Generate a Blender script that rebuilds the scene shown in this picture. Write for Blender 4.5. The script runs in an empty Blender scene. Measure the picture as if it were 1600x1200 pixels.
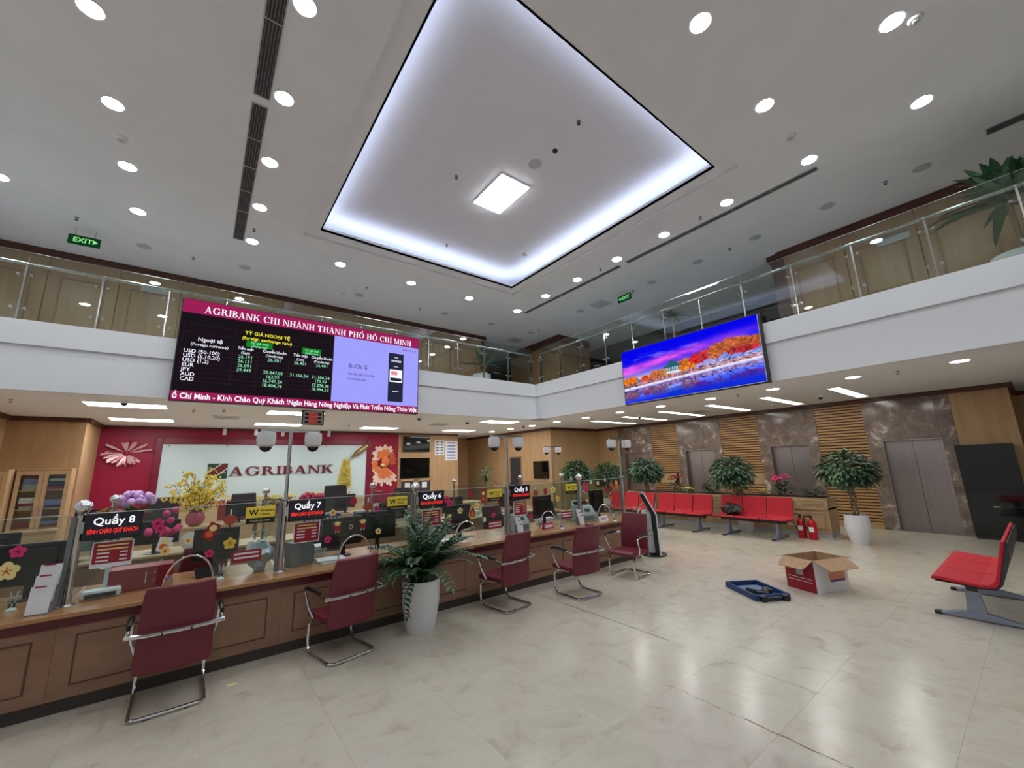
import bpy, math, random
import numpy as np
from mathutils import Vector, Matrix
PI = math.pi; RAD = math.radians
sc = bpy.context.scene
COL = sc.collection
rng = random.Random(7)

# ---------------------------------------------------------------- camera
YAW, PITCH, ROLL, FPX, CAMH = RAD(37.606), RAD(11.483), RAD(-1.705), 625.5, 1.8
_F = Vector((math.sin(YAW)*math.cos(PITCH), math.cos(YAW)*math.cos(PITCH), math.sin(PITCH)))
_R0 = Vector((math.cos(YAW), -math.sin(YAW), 0)); _U0 = _R0.cross(_F)
_R = _R0*math.cos(ROLL) + _U0*math.sin(ROLL); _U = _U0*math.cos(ROLL) - _R0*math.sin(ROLL)
cam = bpy.data.cameras.new('camera'); cam.sensor_width = 36; cam.lens = FPX/1600*36
cam.clip_start = 0.05; cam.clip_end = 100
camo = bpy.data.objects.new('camera', cam); COL.objects.link(camo)
camo.matrix_world = Matrix(((_R.x, _U.x, -_F.x, 0), (_R.y, _U.y, -_F.y, 0), (_R.z, _U.z, -_F.z, CAMH), (0, 0, 0, 1)))
sc.camera = camo

def at(x, y, axis, val):
    """photo pixel -> point on the plane axis = val"""
    d = _R*(x-800) + _U*(600-y) + _F*FPX
    i = 'xyz'.index(axis); o = Vector((0, 0, CAMH))
    return o + d*((val-o[i])/d[i])

# ---------------------------------------------------------------- world, exposure
w = bpy.data.worlds.new('world'); sc.world = w; w.use_nodes = True
w.node_tree.nodes['Background'].inputs[0].default_value = (0.5, 0.55, 0.6, 1)
w.node_tree.nodes['Background'].inputs[1].default_value = 0.05
vs = sc.view_settings
vs.view_transform = 'Standard'; vs.look = 'None'; vs.gamma = 1; vs.use_curve_mapping = False
vs.exposure = 0.94
L_DOWN, L_LOW, L_PANEL, L_THIN, L_COVE, L_COFFER = 60, 42, 9, 5.0, 7.5, 18
sc.cycles.transparent_max_bounces = 32
sc.cycles.max_bounces = 8

# ---------------------------------------------------------------- helpers
def C(r, g, b):
    f = lambda c: (c/12.92 if c <= .04045 else ((c+.055)/1.055)**2.4)
    return (f(r/255), f(g/255), f(b/255), 1)

class MB:
    def __init__(s): s.v = []; s.f = []
    def add(s, vs, fs):
        n = len(s.v); s.v += [tuple(p) for p in vs]; s.f += [tuple(i+n for i in q) for q in fs]; return s
    def box(s, x0, x1, y0, y1, z0, z1, M=None):
        vs = [Vector(p) for p in ((x0,y0,z0),(x1,y0,z0),(x1,y1,z0),(x0,y1,z0),(x0,y0,z1),(x1,y0,z1),(x1,y1,z1),(x0,y1,z1))]
        if M is not None: vs = [M @ p for p in vs]
        return s.add(vs, [(0,3,2,1),(4,5,6,7),(0,1,5,4),(1,2,6,5),(2,3,7,6),(3,0,4,7)])
    def cbox(s, c, sz, rx=0, ry=0, rz=0):
        M = Matrix.Translation(c) @ Matrix.Rotation(rz,4,'Z') @ Matrix.Rotation(ry,4,'Y') @ Matrix.Rotation(rx,4,'X')
        a, b, d = sz[0]/2, sz[1]/2, sz[2]/2
        return s.box(-a, a, -b, b, -d, d, M)
    def tube(s, pts, r, n=8, closed=False, cap=True):
        pts = [Vector(p) for p in pts]; m = len(pts); rs = r if isinstance(r, (list, tuple)) else [r]*m
        vs = []; fs = []; prev = None
        for i, p in enumerate(pts):
            if closed: t = pts[(i+1) % m] - pts[i-1]
            else: t = pts[min(i+1, m-1)] - pts[max(i-1, 0)]
            t.normalize()
            if prev is None:
                a = Vector((0,0,1)) if abs(t.z) < .9 else Vector((1,0,0))
                u = t.cross(a).normalized()
            else:
                u = (prev - t*prev.dot(t)); u = u.normalized() if u.length > 1e-6 else t.orthogonal().normalized()
            prev = u; v2 = t.cross(u)
            for k in range(n):
                a = 2*PI*k/n; vs.append(p + (u*math.cos(a) + v2*math.sin(a))*rs[i])
        for i in range(m if closed else m-1):
            for k in range(n):
                j = (i+1) % m
                fs.append((i*n+k, i*n+(k+1) % n, j*n+(k+1) % n, j*n+k))
        if cap and not closed:
            fs.append(tuple(range(n))[::-1]); fs.append(tuple((m-1)*n+k for k in range(n)))
        return s.add(vs, fs)
    def lathe(s, prof, n=20, c=(0,0,0), M=None):
        vs = []; fs = []; c = Vector(c)
        for r, z in prof:
            for k in range(n):
                a = 2*PI*k/n; p = Vector((r*math.cos(a), r*math.sin(a), z))
                if M is not None: p = M @ p
                vs.append(p + c)
        for i in range(len(prof)-1):
            for k in range(n): fs.append((i*n+k, i*n+(k+1) % n, (i+1)*n+(k+1) % n, (i+1)*n+k))
        fs.append(tuple(range(n))[::-1]); fs.append(tuple((len(prof)-1)*n+k for k in range(n)))
        return s.add(vs, fs)
    def ball(s, c, r, n=10, m=6, sx=1, sy=1, sz=1):
        prof = [(max(1e-4, r*math.sin(PI*i/m)), -r*math.cos(PI*i/m)) for i in range(m+1)]
        return s.lathe(prof, n, c, Matrix.Diagonal((sx, sy, sz, 1)))
    def prism(s, poly, ext):
        """poly: 3-D points, ext: extrusion vector"""
        n = len(poly); ext = Vector(ext); p = [Vector(q) for q in poly]
        return s.add(p + [q+ext for q in p], [tuple(range(n))[::-1], tuple(range(n, 2*n))] + [(i, (i+1) % n, n+(i+1) % n, n+i) for i in range(n)])
    def quad(s, a, b, c, d): return s.add([a, b, c, d], [(0, 1, 2, 3)])
    def leaf(s, p, d, up, l, w, droop=.15):
        """a pointed leaf folded along its rib"""
        p = Vector(p); d = Vector(d).normalized(); up = Vector(up)
        sd = d.cross(up); sd = sd.normalized() if sd.length > 1e-4 else d.orthogonal().normalized()
        u2 = sd.cross(d)
        a = p; b = p + d*l*.45 + sd*w/2 + u2*w*.12; c = p + d*l*.45 - sd*w/2 + u2*w*.12
        m = p + d*l*.5; t = p + d*l - u2*l*droop
        return s.add([a, b, m, c, t], [(0, 2, 1), (0, 3, 2), (1, 2, 4), (2, 3, 4)])
    def xf(s, M, start=0):
        for i in range(start, len(s.v)): s.v[i] = tuple(M @ Vector(s.v[i]))
        return s
    def mesh(s, name, mat, smooth=False):
        me = bpy.data.meshes.new(name); me.from_pydata(s.v, [], s.f)
        if mat is not None: me.materials.append(mat)
        if smooth:
            me.shade_smooth(); me.set_sharp_from_angle(angle=RAD(40))
        me.update(); return me
    def build(s, name, mat, parent=None, smooth=False, bevel=0, seg=2):
        o = bpy.data.objects.new(name, s.mesh(name, mat, smooth)); COL.objects.link(o)
        if parent is not None: o.parent = parent
        if bevel:
            b = o.modifiers.new('bevel', 'BEVEL'); b.width = bevel; b.segments = seg; b.limit_method = 'ANGLE'
        return o

def tag(o, label, cat, group=None, kind=None):
    if label: o['label'] = label
    if cat: o['category'] = cat
    if group: o['group'] = group
    if kind: o['kind'] = kind
    return o
def struct(o): o['kind'] = 'structure'; return o
def thing(name, label, cat, loc=(0,0,0), rz=0, group=None):
    o = bpy.data.objects.new(name, None); COL.objects.link(o); o.empty_display_size = .1
    o.location = loc; o.rotation_euler = (0, 0, rz)
    return tag(o, label, cat, group)
def copy_tree(o, parent=None):
    c = o.copy(); COL.objects.link(c); c.parent = parent
    for ch in list(KIDS.get(o.name, [])) or [x for x in o.children]: copy_tree(ch, c)
    return c
KIDS = {}
def inst(o, loc, rz=0, label=None, group=None):
    c = copy_tree(o); c.location = loc; c.rotation_euler = (0, 0, rz)
    if label: c['label'] = label
    if group: c['group'] = group
    return c

# ---------------------------------------------------------------- materials
def newmat(name):
    m = bpy.data.materials.new(name); m.use_nodes = True
    nt = m.node_tree; b = nt.nodes['Principled BSDF']; return m, nt, b
def plain(name, col, rough=.5, metal=0, spec=.5, coat=0):
    m, nt, b = newmat(name)
    b.inputs['Base Color'].default_value = col; b.inputs['Roughness'].default_value = rough
    b.inputs['Metallic'].default_value = metal; b.inputs['Specular IOR Level'].default_value = spec
    b.inputs['Coat Weight'].default_value = coat
    return m
def emit(name, col, s):
    if name.startswith(('led', 'screen', 'exit')): s *= 2**-vs.exposure      # displays are dimmer than lamps
    m = bpy.data.materials.new(name); m.use_nodes = True; nt = m.node_tree; nt.nodes.clear()
    e = nt.nodes.new('ShaderNodeEmission'); o = nt.nodes.new('ShaderNodeOutputMaterial')
    e.inputs[0].default_value = col; e.inputs[1].default_value = s
    nt.links.new(e.outputs[0], o.inputs[0]); return m
def noisy(name, stops, scale=(1,1,1), nscale=5, detail=6, rough=.5, metal=0, spec=.5, bump=0, dist=0, rand=0, rvar=0, nrough=.55):
    """colour ramp over a stretched noise in object space"""
    m, nt, b = newmat(name); N = nt.nodes.new; L = nt.links.new
    tc = N('ShaderNodeTexCoord'); mp = N('ShaderNodeMapping'); mp.inputs['Scale'].default_value = scale
    L(tc.outputs['Object'], mp.inputs['Vector']); vec = mp.outputs[0]
    if rand:
        oi = N('ShaderNodeObjectInfo'); ml = N('ShaderNodeMath'); ml.operation = 'MULTIPLY'; ml.inputs[1].default_value = rand
        L(oi.outputs['Random'], ml.inputs[0]); ad = N('ShaderNodeVectorMath'); ad.operation = 'ADD'
        L(mp.outputs[0], ad.inputs[0]); L(ml.outputs[0], ad.inputs[1]); vec = ad.outputs[0]
    nz = N('ShaderNodeTexNoise'); nz.inputs['Scale'].default_value = nscale; nz.inputs['Detail'].default_value = detail
    nz.inputs['Distortion'].default_value = dist; nz.inputs['Roughness'].default_value = nrough
    L(vec, nz.inputs['Vector'])
    cr = N('ShaderNodeValToRGB'); els = cr.color_ramp.elements
    while len(els) < len(stops): els.new(.5)
    for e, (p, c) in zip(els, stops): e.position = p; e.color = c
    L(nz.outputs['Fac'], cr.inputs[0]); L(cr.outputs[0], b.inputs['Base Color'])
    b.inputs['Roughness'].default_value = rough; b.inputs['Metallic'].default_value = metal; b.inputs['Specular IOR Level'].default_value = spec
    if rvar:
        mr = N('ShaderNodeMapRange'); mr.inputs[3].default_value = rough-rvar; mr.inputs[4].default_value = rough+rvar
        L(nz.outputs['Fac'], mr.inputs[0]); L(mr.outputs[0], b.inputs['Roughness'])
    if bump:
        bp = N('ShaderNodeBump'); bp.inputs['Strength'].default_value = bump; bp.inputs['Distance'].default_value = .01
        L(nz.outputs['Fac'], bp.inputs['Height']); L(bp.outputs[0], b.inputs['Normal'])
    return m
def glass(name, tint, refl=1.0, rough=0.0):
    """a thin architectural pane: clear with Fresnel reflections"""
    m = bpy.data.materials.new(name); m.use_nodes = True; nt = m.node_tree; nt.nodes.clear(); N = nt.nodes.new; L = nt.links.new
    t = N('ShaderNodeBsdfTransparent'); g = N('ShaderNodeBsdfGlossy'); mx = N('ShaderNodeMixShader'); o = N('ShaderNodeOutputMaterial')
    t.inputs[0].default_value = tint; g.inputs['Roughness'].default_value = rough
    # Schlick reflectance, the same on both faces of the sheet
    ge = N('ShaderNodeNewGeometry'); dt = N('ShaderNodeVectorMath'); dt.operation = 'DOT_PRODUCT'; L(ge.outputs['Incoming'], dt.inputs[0]); L(ge.outputs['Normal'], dt.inputs[1])
    def mth(op, a, b):
        n = N('ShaderNodeMath'); n.operation = op
        for i, q in enumerate((a, b)):
            if isinstance(q, (int, float)): n.inputs[i].default_value = q
            elif q is not None: L(q, n.inputs[i])
        return n.outputs[0]
    ml = mth('MULTIPLY', mth('ADD', mth('MULTIPLY', mth('POWER', mth('SUBTRACT', 1, mth('ABSOLUTE', dt.outputs['Value'], None)), 5), .96), .04), refl)
    L(ml, mx.inputs[0]); L(t.outputs[0], mx.inputs[1]); L(g.outputs[0], mx.inputs[2]); L(mx.outputs[0], o.inputs[0])
    return m

M = {}
M['paint'] = noisy('ceiling_paint', [(.3, C(232,233,235)), (.7, C(238,239,241))], nscale=1.5, rough=.75, spec=.2)
M['white'] = plain('white_paint', C(226,227,230), .55, spec=.3)
M['coffer'] = plain('coffer_paint', C(232,232,238), .8, spec=.2)
M['marble'] = noisy('cream_marble', [(.22, C(172,157,138)), (.4, C(195,185,167)), (.55, C(202,193,176)), (.7, C(194,182,163)), (.8, C(206,199,185))],
                    nscale=3.6, detail=10, dist=.7, rough=.2, spec=.32, rand=60, rvar=.04, nrough=.62)
M['brownmarble'] = noisy('brown_marble', [(.3, C(98,80,70)), (.48, C(126,108,97)), (.58, C(142,124,112)), (.64, C(210,198,188)), (.68, C(128,110,98)), (.8, C(160,142,130))],
                         nscale=2.2, detail=10, dist=1.6, rough=.12, spec=.5, nrough=.66)
M['wall'] = noisy('beech_veneer', [(.3, C(176,142,104)), (.7, C(192,158,118))], scale=(1,1,.12), nscale=9, rough=.45, spec=.3)
M['walldark'] = noisy('beech_veneer_upper', [(.3, C(158,124,88)), (.7, C(176,142,104))], scale=(1,1,.12), nscale=9, rough=.3, spec=.4)
M['slat'] = noisy('slat_wood', [(.3, C(172,132,86)), (.7, C(192,150,102))], scale=(1,.15,1), nscale=12, rough=.4, spec=.35, rand=20)
M['trim'] = noisy('dark_trim_wood', [(.3, C(72,38,28)), (.7, C(92,50,36))], nscale=4, rough=.4)
M['top'] = noisy('worktop_wood', [(.3, C(160,114,74)), (.7, C(186,138,94))], scale=(.12,1,1), nscale=14, rough=.25, spec=.5)
M['front'] = noisy('counter_wood', [(.3, C(142,106,84)), (.7, C(158,122,98))], scale=(.25,1,1), nscale=10, rough=.4, spec=.35)
M['deskwood'] = noisy('desk_wood', [(.3, C(186,154,114)), (.7, C(206,174,134))], scale=(.2,1,1), nscale=10, rough=.4)
M['band'] = plain('maroon_band', C(104,34,38), .35)
M['kick'] = plain('kick_stone', C(64,56,54), .3)
M['redwall'] = noisy('crimson_wall', [(.3, C(150,22,56)), (.7, C(160,28,62))], nscale=2, rough=.4, spec=.35)
M['reddark'] = plain('crimson_frame', C(120,16,44), .35)
M['frost'] = plain('pale_glass_panel', C(206,224,226), .12, spec=.6)
M['steel'] = noisy('brushed_steel', [(.3, C(158,148,146)), (.7, C(168,158,156))], scale=(1,1,.05), nscale=30, rough=.34, metal=1)
M['stain'] = plain('stainless', C(196,196,194), .18, metal=1)
M['chrome'] = plain('chrome', C(225,225,228), .06, metal=1)
M['black'] = plain('black_plastic', C(22,22,24), .35)
M['blackgloss'] = plain('black_gloss', C(10,10,11), .06, spec=.6)
M['dark'] = plain('dark_grey', C(52,52,56), .5)
M['grey'] = plain('grey_plastic', C(120,122,126), .45)
M['lgrey'] = plain('light_grey_plastic', C(186,190,192), .45)
M['alu'] = plain('grey_aluminium', C(150,154,172), .35, metal=.4)
M['glass'] = glass('clear_glass', (.9, .95, .93, 1), 1.0)
M['railglass'] = glass('railing_glass', (.86, .91, .88, 1), 1.8)
M['maroon'] = noisy('maroon_leather', [(.3, C(104,28,44)), (.7, C(116,36,52))], nscale=60, rough=.42, bump=.15)
M['red'] = noisy('red_fabric', [(.3, C(182,20,38)), (.7, C(198,28,46))], nscale=90, rough=.7, bump=.2)
M['leather'] = plain('black_leather', C(44,38,40), .4)
M['leafdark'] = noisy('leaf_dark', [(.3, C(30,58,38)), (.7, C(56,92,60))], nscale=6, rough=.35, spec=.5, rand=9)
M['leaf'] = noisy('leaf_mid', [(.3, C(52,88,52)), (.7, C(98,134,90))], nscale=5, rough=.35, spec=.5, rand=9)
M['bark'] = noisy('bark', [(.3, C(110,92,66)), (.7, C(150,130,98))], nscale=14, rough=.8, bump=.4)
M['soil'] = plain('soil', C(40,32,26), .95)
M['ceramic'] = plain('white_ceramic', C(224,224,226), .3)
M['redprint'] = plain('red_print', C(156,24,40), .45)
M['paper'] = plain('paper', C(232,232,236), .6)
M['yellow'] = plain('yellow_print', C(226,204,84), .5)
M['cream'] = plain('cream_print', C(240,222,150), .5)
M['pink'] = plain('pink_print', C(226,50,120), .5)
M['orange'] = plain('orange_print', C(226,110,40), .5)
M['green'] = plain('green_plate', C(20,72,60), .4)
M['navy'] = plain('navy_binder', C(40,52,92), .45)
M['cardboard'] = noisy('cardboard', [(.3, C(168,132,100)), (.7, C(184,148,114))], scale=(1,1,.3), nscale=20, rough=.8)
M['bluecase'] = plain('blue_case', C(30,60,110), .4)
M['lamp'] = emit('downlight_glow', (.88, .95, 1, 1), L_DOWN)
M['lamplow'] = emit('low_downlight_glow', (1, .98, .95, 1), L_LOW)
M['panel'] = emit('panel_glow', (.97, .98, 1, 1), L_PANEL)
M['thin'] = emit('thin_panel_glow', (.95, 1, .98, 1), L_THIN)
M['cove'] = emit('cove_led', (.68, .78, 1, 1), L_COVE)
M['cofferlamp'] = emit('coffer_panel_glow', (.9, .97, 1, 1), L_COFFER)
M['ledred'] = emit('led_red', (1, .03, .02, 1), 1.4)
M['ledwhite'] = emit('led_white', (.9, .9, 1, 1), 1.3)

# ---------------------------------------------------------------- the hall
ZL, ZC, ZK = 3.22, 7.0, 4.37            # low ceiling, high ceiling, top of the balcony kerb
XB, YB = 8.5, 9.78                      # balcony faces
XE, YR = 13.5, 15.7                     # lift wall, red wall
XW, YS, YE = -4.6, -7.0, 18.0

# floor with its slabs
fl = struct(MB().box(XW, 16.2, YS, YE, -.15, -.004).build('floor', M['marble']))
T = .76; g = .0005
tile_me = MB().box(-T/2+g, T/2-g, -T/2+g, T/2-g, -.012, 0).mesh('tile', M['marble'])
for i in range(-8, 14):
    for j in range(-6, 12):
        cx, cy = 3.98 + T*(i+.5), 2.92 + T*(j+.5)
        d = Vector((cx, cy, -CAMH)); fz = d.dot(_F)
        if fz < .3: continue
        u, v = 800 + FPX*d.dot(_R)/fz, 600 - FPX*d.dot(_U)/fz
        if u < -120 or u > 1720 or v > 1420 or cx > 13.1: continue
        if cy > 5.5 and cx < 6.6: continue
        if cy > 11.2: continue
        o = bpy.data.objects.new('tile', tile_me); COL.objects.link(o); o.parent = fl; o.location = (cx, cy, 0)

# worn open joints between the slabs
M['worn'] = plain('worn_joint', C(128,116,98), .6)
def joint(x, ys, w, wob):
    q = random.Random(int(x*100)); m = MB(); n = max(2, int((ys[1]-ys[0])/.05)); L_ = []; R_ = []
    for i in range(n+1):
        y = ys[0]+(ys[1]-ys[0])*i/n; c = x+q.uniform(-wob, wob); h = w*(1 if wob == 0 else max(0, q.uniform(-.5, 1))); L_.append((c-h, y, .0006)); R_.append((c+h, y, .0006))
    m.add(L_+R_, [(i, n+1+i, n+2+i, i+1) for i in range(n)]); m.build('open_joint', M['kick'] if wob == 0 else M['worn'], fl)
joint(3.975, (2.66, 4.95), .0035, 0); joint(3.99, (2.7, 4.2), .002, 0); joint(3.98, (1.3, 2.2), .005, .008); joint(3.22, (.9, 2.2), .009, .012); joint(3.22, (.2, .8), .004, .01)

# high ceiling with the stepped coffer
ox0, ox1, oy0, oy1 = 1.32, 7.25, 2.46, 9.22
ix0, ix1, iy0, iy1 = 1.63, 6.95, 2.78, 8.89
m = MB()
m.box(XW, ox0, YS, YE, ZC, ZC+.2); m.box(ox1, 16.2, YS, YE, ZC, ZC+.2); m.box(ox0, ox1, YS, oy0, ZC, ZC+.2); m.box(ox0, ox1, oy1, YE, ZC, ZC+.2)
ceil = struct(m.build('ceiling', M['paint']))
m = MB(); z0, z1 = ZC+.06, ZC+.1
m.box(ox0-.3, ix0, oy0-.3, oy1+.3, z0, z1); m.box(ix1, ox1+.3, oy0-.3, oy1+.3, z0, z1); m.box(ix0, ix1, oy0-.3, iy0, z0, z1); m.box(ix0, ix1, iy1, oy1+.3, z0, z1)
for a, b, c_, d in ((ix0-.03, ix0, iy0, iy1), (ix1, ix1+.03, iy0, iy1), (ix0-.03, ix1+.03, iy0-.03, iy0), (ix0-.03, ix1+.03, iy1, iy1+.03)):
    m.box(a, b, c_, d, z0, z0+.1)
m.build('coffer_step', M['paint'], ceil)
m = MB(); q = .62; z1 = ZC+.5
m.box(ox0-.35, ox1+.35, oy0-.35, oy1+.35, z1, z1+.1)
m.box(ox0-.35, ox0-.3, oy0-.35, oy1+.35, z0, z1); m.box(ox1+.3, ox1+.35, oy0-.35, oy1+.35, z0, z1)
m.box(ox0-.35, ox1+.35, oy0-.35, oy0-.3, z0, z1); m.box(ox0-.35, ox1+.35, oy1+.3, oy1+.35, z0, z1)
m.build('coffer_soffit', M['coffer'], ceil)
for k, (a, b, c_, d) in enumerate(((ix0-.12, ix0-.08, iy0, iy1), (ix1+.08, ix1+.12, iy0, iy1), (ix0, ix1, iy0-.12, iy0-.08), (ix0, ix1, iy1+.08, iy1+.12))):
    MB().box(a, b, c_, d, ZC+.1, ZC+.125).build('cove_strip', M['cove'], ceil)
ZCOF = ZC+.5

# balconies: slab, face with the raised kerb band
m = MB(); m.box(XW, 16.2, YB+.02, YE, ZL, 4.0); m.box(XB+.02, 16.2, YS, YB+.02, ZL, 4.0)
struct(m.build('ceiling_low', M['paint']))
m = MB(); m.box(XW, XB+.14, YB, YB+.14, ZL-.002, ZK-.41); m.box(XW, XB+.09, YB-.05, YB+.14, ZK-.41, ZK)
struct(m.build('wall_balcony_left', M['white'], bevel=.004))
m = MB(); m.box(XB, XB+.14, YS, YB, ZL-.002, ZK-.41); m.box(XB-.05, XB+.14, YS, YB-.05, ZK-.41, ZK)
struct(m.build('wall_balcony_right', M['white'], bevel=.004))

# lower walls
def wall(name, mat, *boxes):
    m = MB()
    for b in boxes: m.box(*b)
    return struct(m.build(name, M[mat]))
wall('wall_left', 'white', (XW-.2, XW, YS, YE, 0, 7.5))
wall('wall_behind', 'white', (XW, 16.2, YS-.2, YS, 0, 7.5))
wall('wall_staff_left', 'wall', (-3.75, -3.55, 9.9, 13.95, 0, ZL))
wall('wall_cabinet_niche', 'wall', (-4.6, -2.3, 13.95, 14.15, 0, ZL), (-2.5, -2.3, 14.15, YR, 0, ZL))
wr = wall('wall_red', 'redwall', (-2.5, 6.23, YR, YR+.2, 0, ZL))
wall('wall_screen', 'wall', (6.23, 8.95, YR-.03, YR+.2, 0, ZL), (8.75, 8.95, YR, YE, 0, ZL))
wall('wall_office', 'wall', (10.75, 10.95, 11.6, YE, 0, ZL), (10.95, XE, 11.6, 11.8, 0, ZL))
wall('wall_far', 'wall', (8.95, 10.75, 17.8, 18, 0, ZL))
wall('wall_right_return', 'wall', (XE, 15.8, .25, .4, 0, ZL), (15.8, 16.0, YS, .25, 0, ZL))
# upper walls
XU, YU = 11.4, 13.15
wu = wall('wall_upper_left', 'trim', (XW, 8.75, YU, YU+.2, 4.0, ZC), (8.55, 8.75, YU, YE, 4.0, ZC))
wv = wall('wall_upper_right', 'trim', (XU, XU+.2, YS, 3.3, 4.0, ZC), (XU, 16.2, 3.3, 3.5, 4.0, ZC))
wall('wall_upper_corner', 'walldark', (11.2, 13.0, 11.3, 14.6, 4.0, ZC))
M['smoke'] = plain('smoked_glass', C(40,42,48), .08, spec=.6)
wall('wall_upper_glazed', 'smoke', (14.2, 14.3, 3.5, YE, 4.0, ZC))
wall('wall_upper_far', 'smoke', (8.75, 14.2, 17.7, 17.8, 4.0, ZC))
# door leaves and mouldings on the upper left wall
def moulding(p, x0, x1, z0, z1, y, t=.035, d=.02):
    m = MB(); m.box(x0, x1, y-d, y, z0, z0+t); m.box(x0, x1, y-d, y, z1-t, z1); m.box(x0, x0+t, y-d, y, z0+t, z1-t); m.box(x1-t, x1, y-d, y, z0+t, z1-t)
    return m.build('moulding', M['front'], p)
for k in range(11):
    x = -4.4 + k*1.18
    MB().box(x, x+1.168, YU-.025, YU, 4.02, 6.85).build('panel', M['walldark'], wu, bevel=.006)
    moulding(wu, x+.2, x+.96, 4.35, 6.4, YU-.025)
for k in range(8):
    y = 3.2 - (k+1)*1.2
    MB().box(XU-.025, XU, y+.006, y+1.194, 4.02, 6.85).build('panel', M['walldark'], wv, bevel=.006)
    m = MB(); a, b = y+.22, y+.98
    for s in ((a, b, 4.35, 4.385), (a, b, 6.365, 6.4), (a, a+.035, 4.385, 6.365), (b-.035, b, 4.385, 6.365)): m.box(XU-.045, XU-.025, s[0], s[1], s[2], s[3])
    m.build('moulding', M['front'], wv)
# dark cornices
def cornice(name, *boxes):
    m = MB()
    for b in boxes: m.box(*b)
    return struct(m.build(name, M['trim'], bevel=.01))
c_ = .1
cornice('trim_1', (XW, 8.8, YU-.09, YU, ZC-.16, ZC))
cornice('trim_2', (XU-.09, XU, YS, 3.35, ZC-.16, ZC), (XU, 16, 3.5, 3.59, ZC-.16, ZC))
cornice('trim_3', (11.11, 13.0, 11.21, 11.3, ZC-.3, ZC), (11.11, 11.2, 11.3, 14.6, ZC-.3, ZC))
cornice('trim_4', (-3.55, -2.3, 13.87, 13.95, ZL-c_, ZL), (-3.55, -3.47, 9.9, 13.87, ZL-c_, ZL), (-2.3, -2.22, 13.87, YR, ZL-c_, ZL))
cornice('trim_5', (-2.22, 8.95, YR-.09, YR-.03, ZL-.06, ZL))
cornice('trim_6', (10.67, 10.75, 11.52, 17.8, ZL-c_, ZL), (10.75, XE, 11.52, 11.6, ZL-c_, ZL))
cornice('trim_7', (XE-.1, XE, .32, 11.52, ZL-c_, ZL), (XE, 15.8, .17, .25, ZL-c_, ZL), (15.72, 15.8, YS, .17, ZL-c_, ZL), (XE-.1, XE+.0, .17, .32, ZL-c_, ZL))
struct(MB().box(-3.55, -3.5, 9.9, 13.9, 0, .1).build('baseboard_staff_left', M['trim']))

# lift wall: marble surrounds with recessed steel doors, slatted panels between
lw = wall('wall_lifts', 'wall', (XE+.2, XE+.4, .4, 11.6, 0, ZL), (XE, XE+.2, .4, 1.14, 0, ZL), (XE, XE+.2, 10.5, 11.6, 0, ZL))
lifts = [(1.14, 1.38, 2.43, 2.70), (3.73, 3.98, 4.97, 5.23), (6.37, 6.63, 7.67, 7.92), (8.95, 9.2, 10.24, 10.5)]
ZD = 2.14
for n, (a, b, c2, d) in enumerate(lifts):
    dr = struct(MB().box(XE-.02, XE+.2, a, b, 0, ZL).box(XE-.02, XE+.2, c2, d, 0, ZL).box(XE-.02, XE+.2, b, c2, ZD, ZL).build('door_%d' % (n+1), M['brownmarble'], bevel=.006))
    mid = (b+c2)/2
    for y0, y1 in ((b, mid-.002), (mid+.002, c2)): MB().box(XE+.13, XE+.17, y0, y1, .02, ZD).build('door_leaf', M['steel'], dr, bevel=.004)
    MB().box(XE-.01, XE+.17, b, c2, 0, .02).build('sill', M['steel'], dr)
    MB().box(XE-.015, XE+.13, b, b+.02, .02, ZD).box(XE-.015, XE+.13, c2-.02, c2, .02, ZD).box(XE-.015, XE+.13, b+.02, c2-.02, ZD-.02, ZD).build('door_frame', M['steel'], dr)
slats = [(2.70, 3.73), (5.23, 6.37), (7.92, 8.95)]
for n, (a, b) in enumerate(slats):
    pn = struct(MB().box(XE+.03, XE+.2, a, b, 0, ZL).build('trim_slatted_%d' % (n+1), M['trim']))
    MB().box(XE, XE+.03, a, b, 1.02, 1.36).box(XE, XE+.03, a, b, 0, .1).build('plain_band', M['wall'], pn)
    sme = MB().prism([(XE+.03, a, 0), (XE-.005, a, .006), (XE-.005, a, .046), (XE+.03, a, .054)], (0, b-a, 0)).mesh('slat', M['slat'])
    z = .1
    while z < 3.1:
        if not (.95 < z < 1.36):
            o = bpy.data.objects.new('slat', sme); COL.objects.link(o); o.parent = pn; o.location = (0, 0, z)
        z += .076
    if n > 0:
        MB().box(XE-.02, XE, b-.14 if n == 1 else a+.08, b-.06 if n == 1 else a+.16, 1.02, 1.34).build('call_panel', M['blackgloss'], pn, bevel=.004)

# red wall panel
pa = thing('logo_panel', 'pale glass panel in a crimson frame on the red wall', 'wall panel', (0, YR, 0))
MB().box(-.95, 4.96, -.06, .02, .5, 2.71).build('glass_sheet', M['frost'], pa)
m = MB(); m.box(-1.12, -.95, -.1, .02, .5, 2.9); m.box(4.96, 5.13, -.1, .02, .5, 2.9); m.box(-.95, 4.96, -.1, .02, 2.71, 2.9)
m.build('frame', M['reddark'], pa, bevel=.015)
for x in (-1.0, 5.02):
    MB().box(x-.002, x+.002, -.004, 0, 2.9, 3.14).build('panel_joint', M['reddark'], pa)
for x in (-.8, .6, 2.2, 3.5, 4.8): MB().ball((x, -.075, 2.66), .022, 8, 5).build('fixing_stud', M['chrome'], pa)

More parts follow.
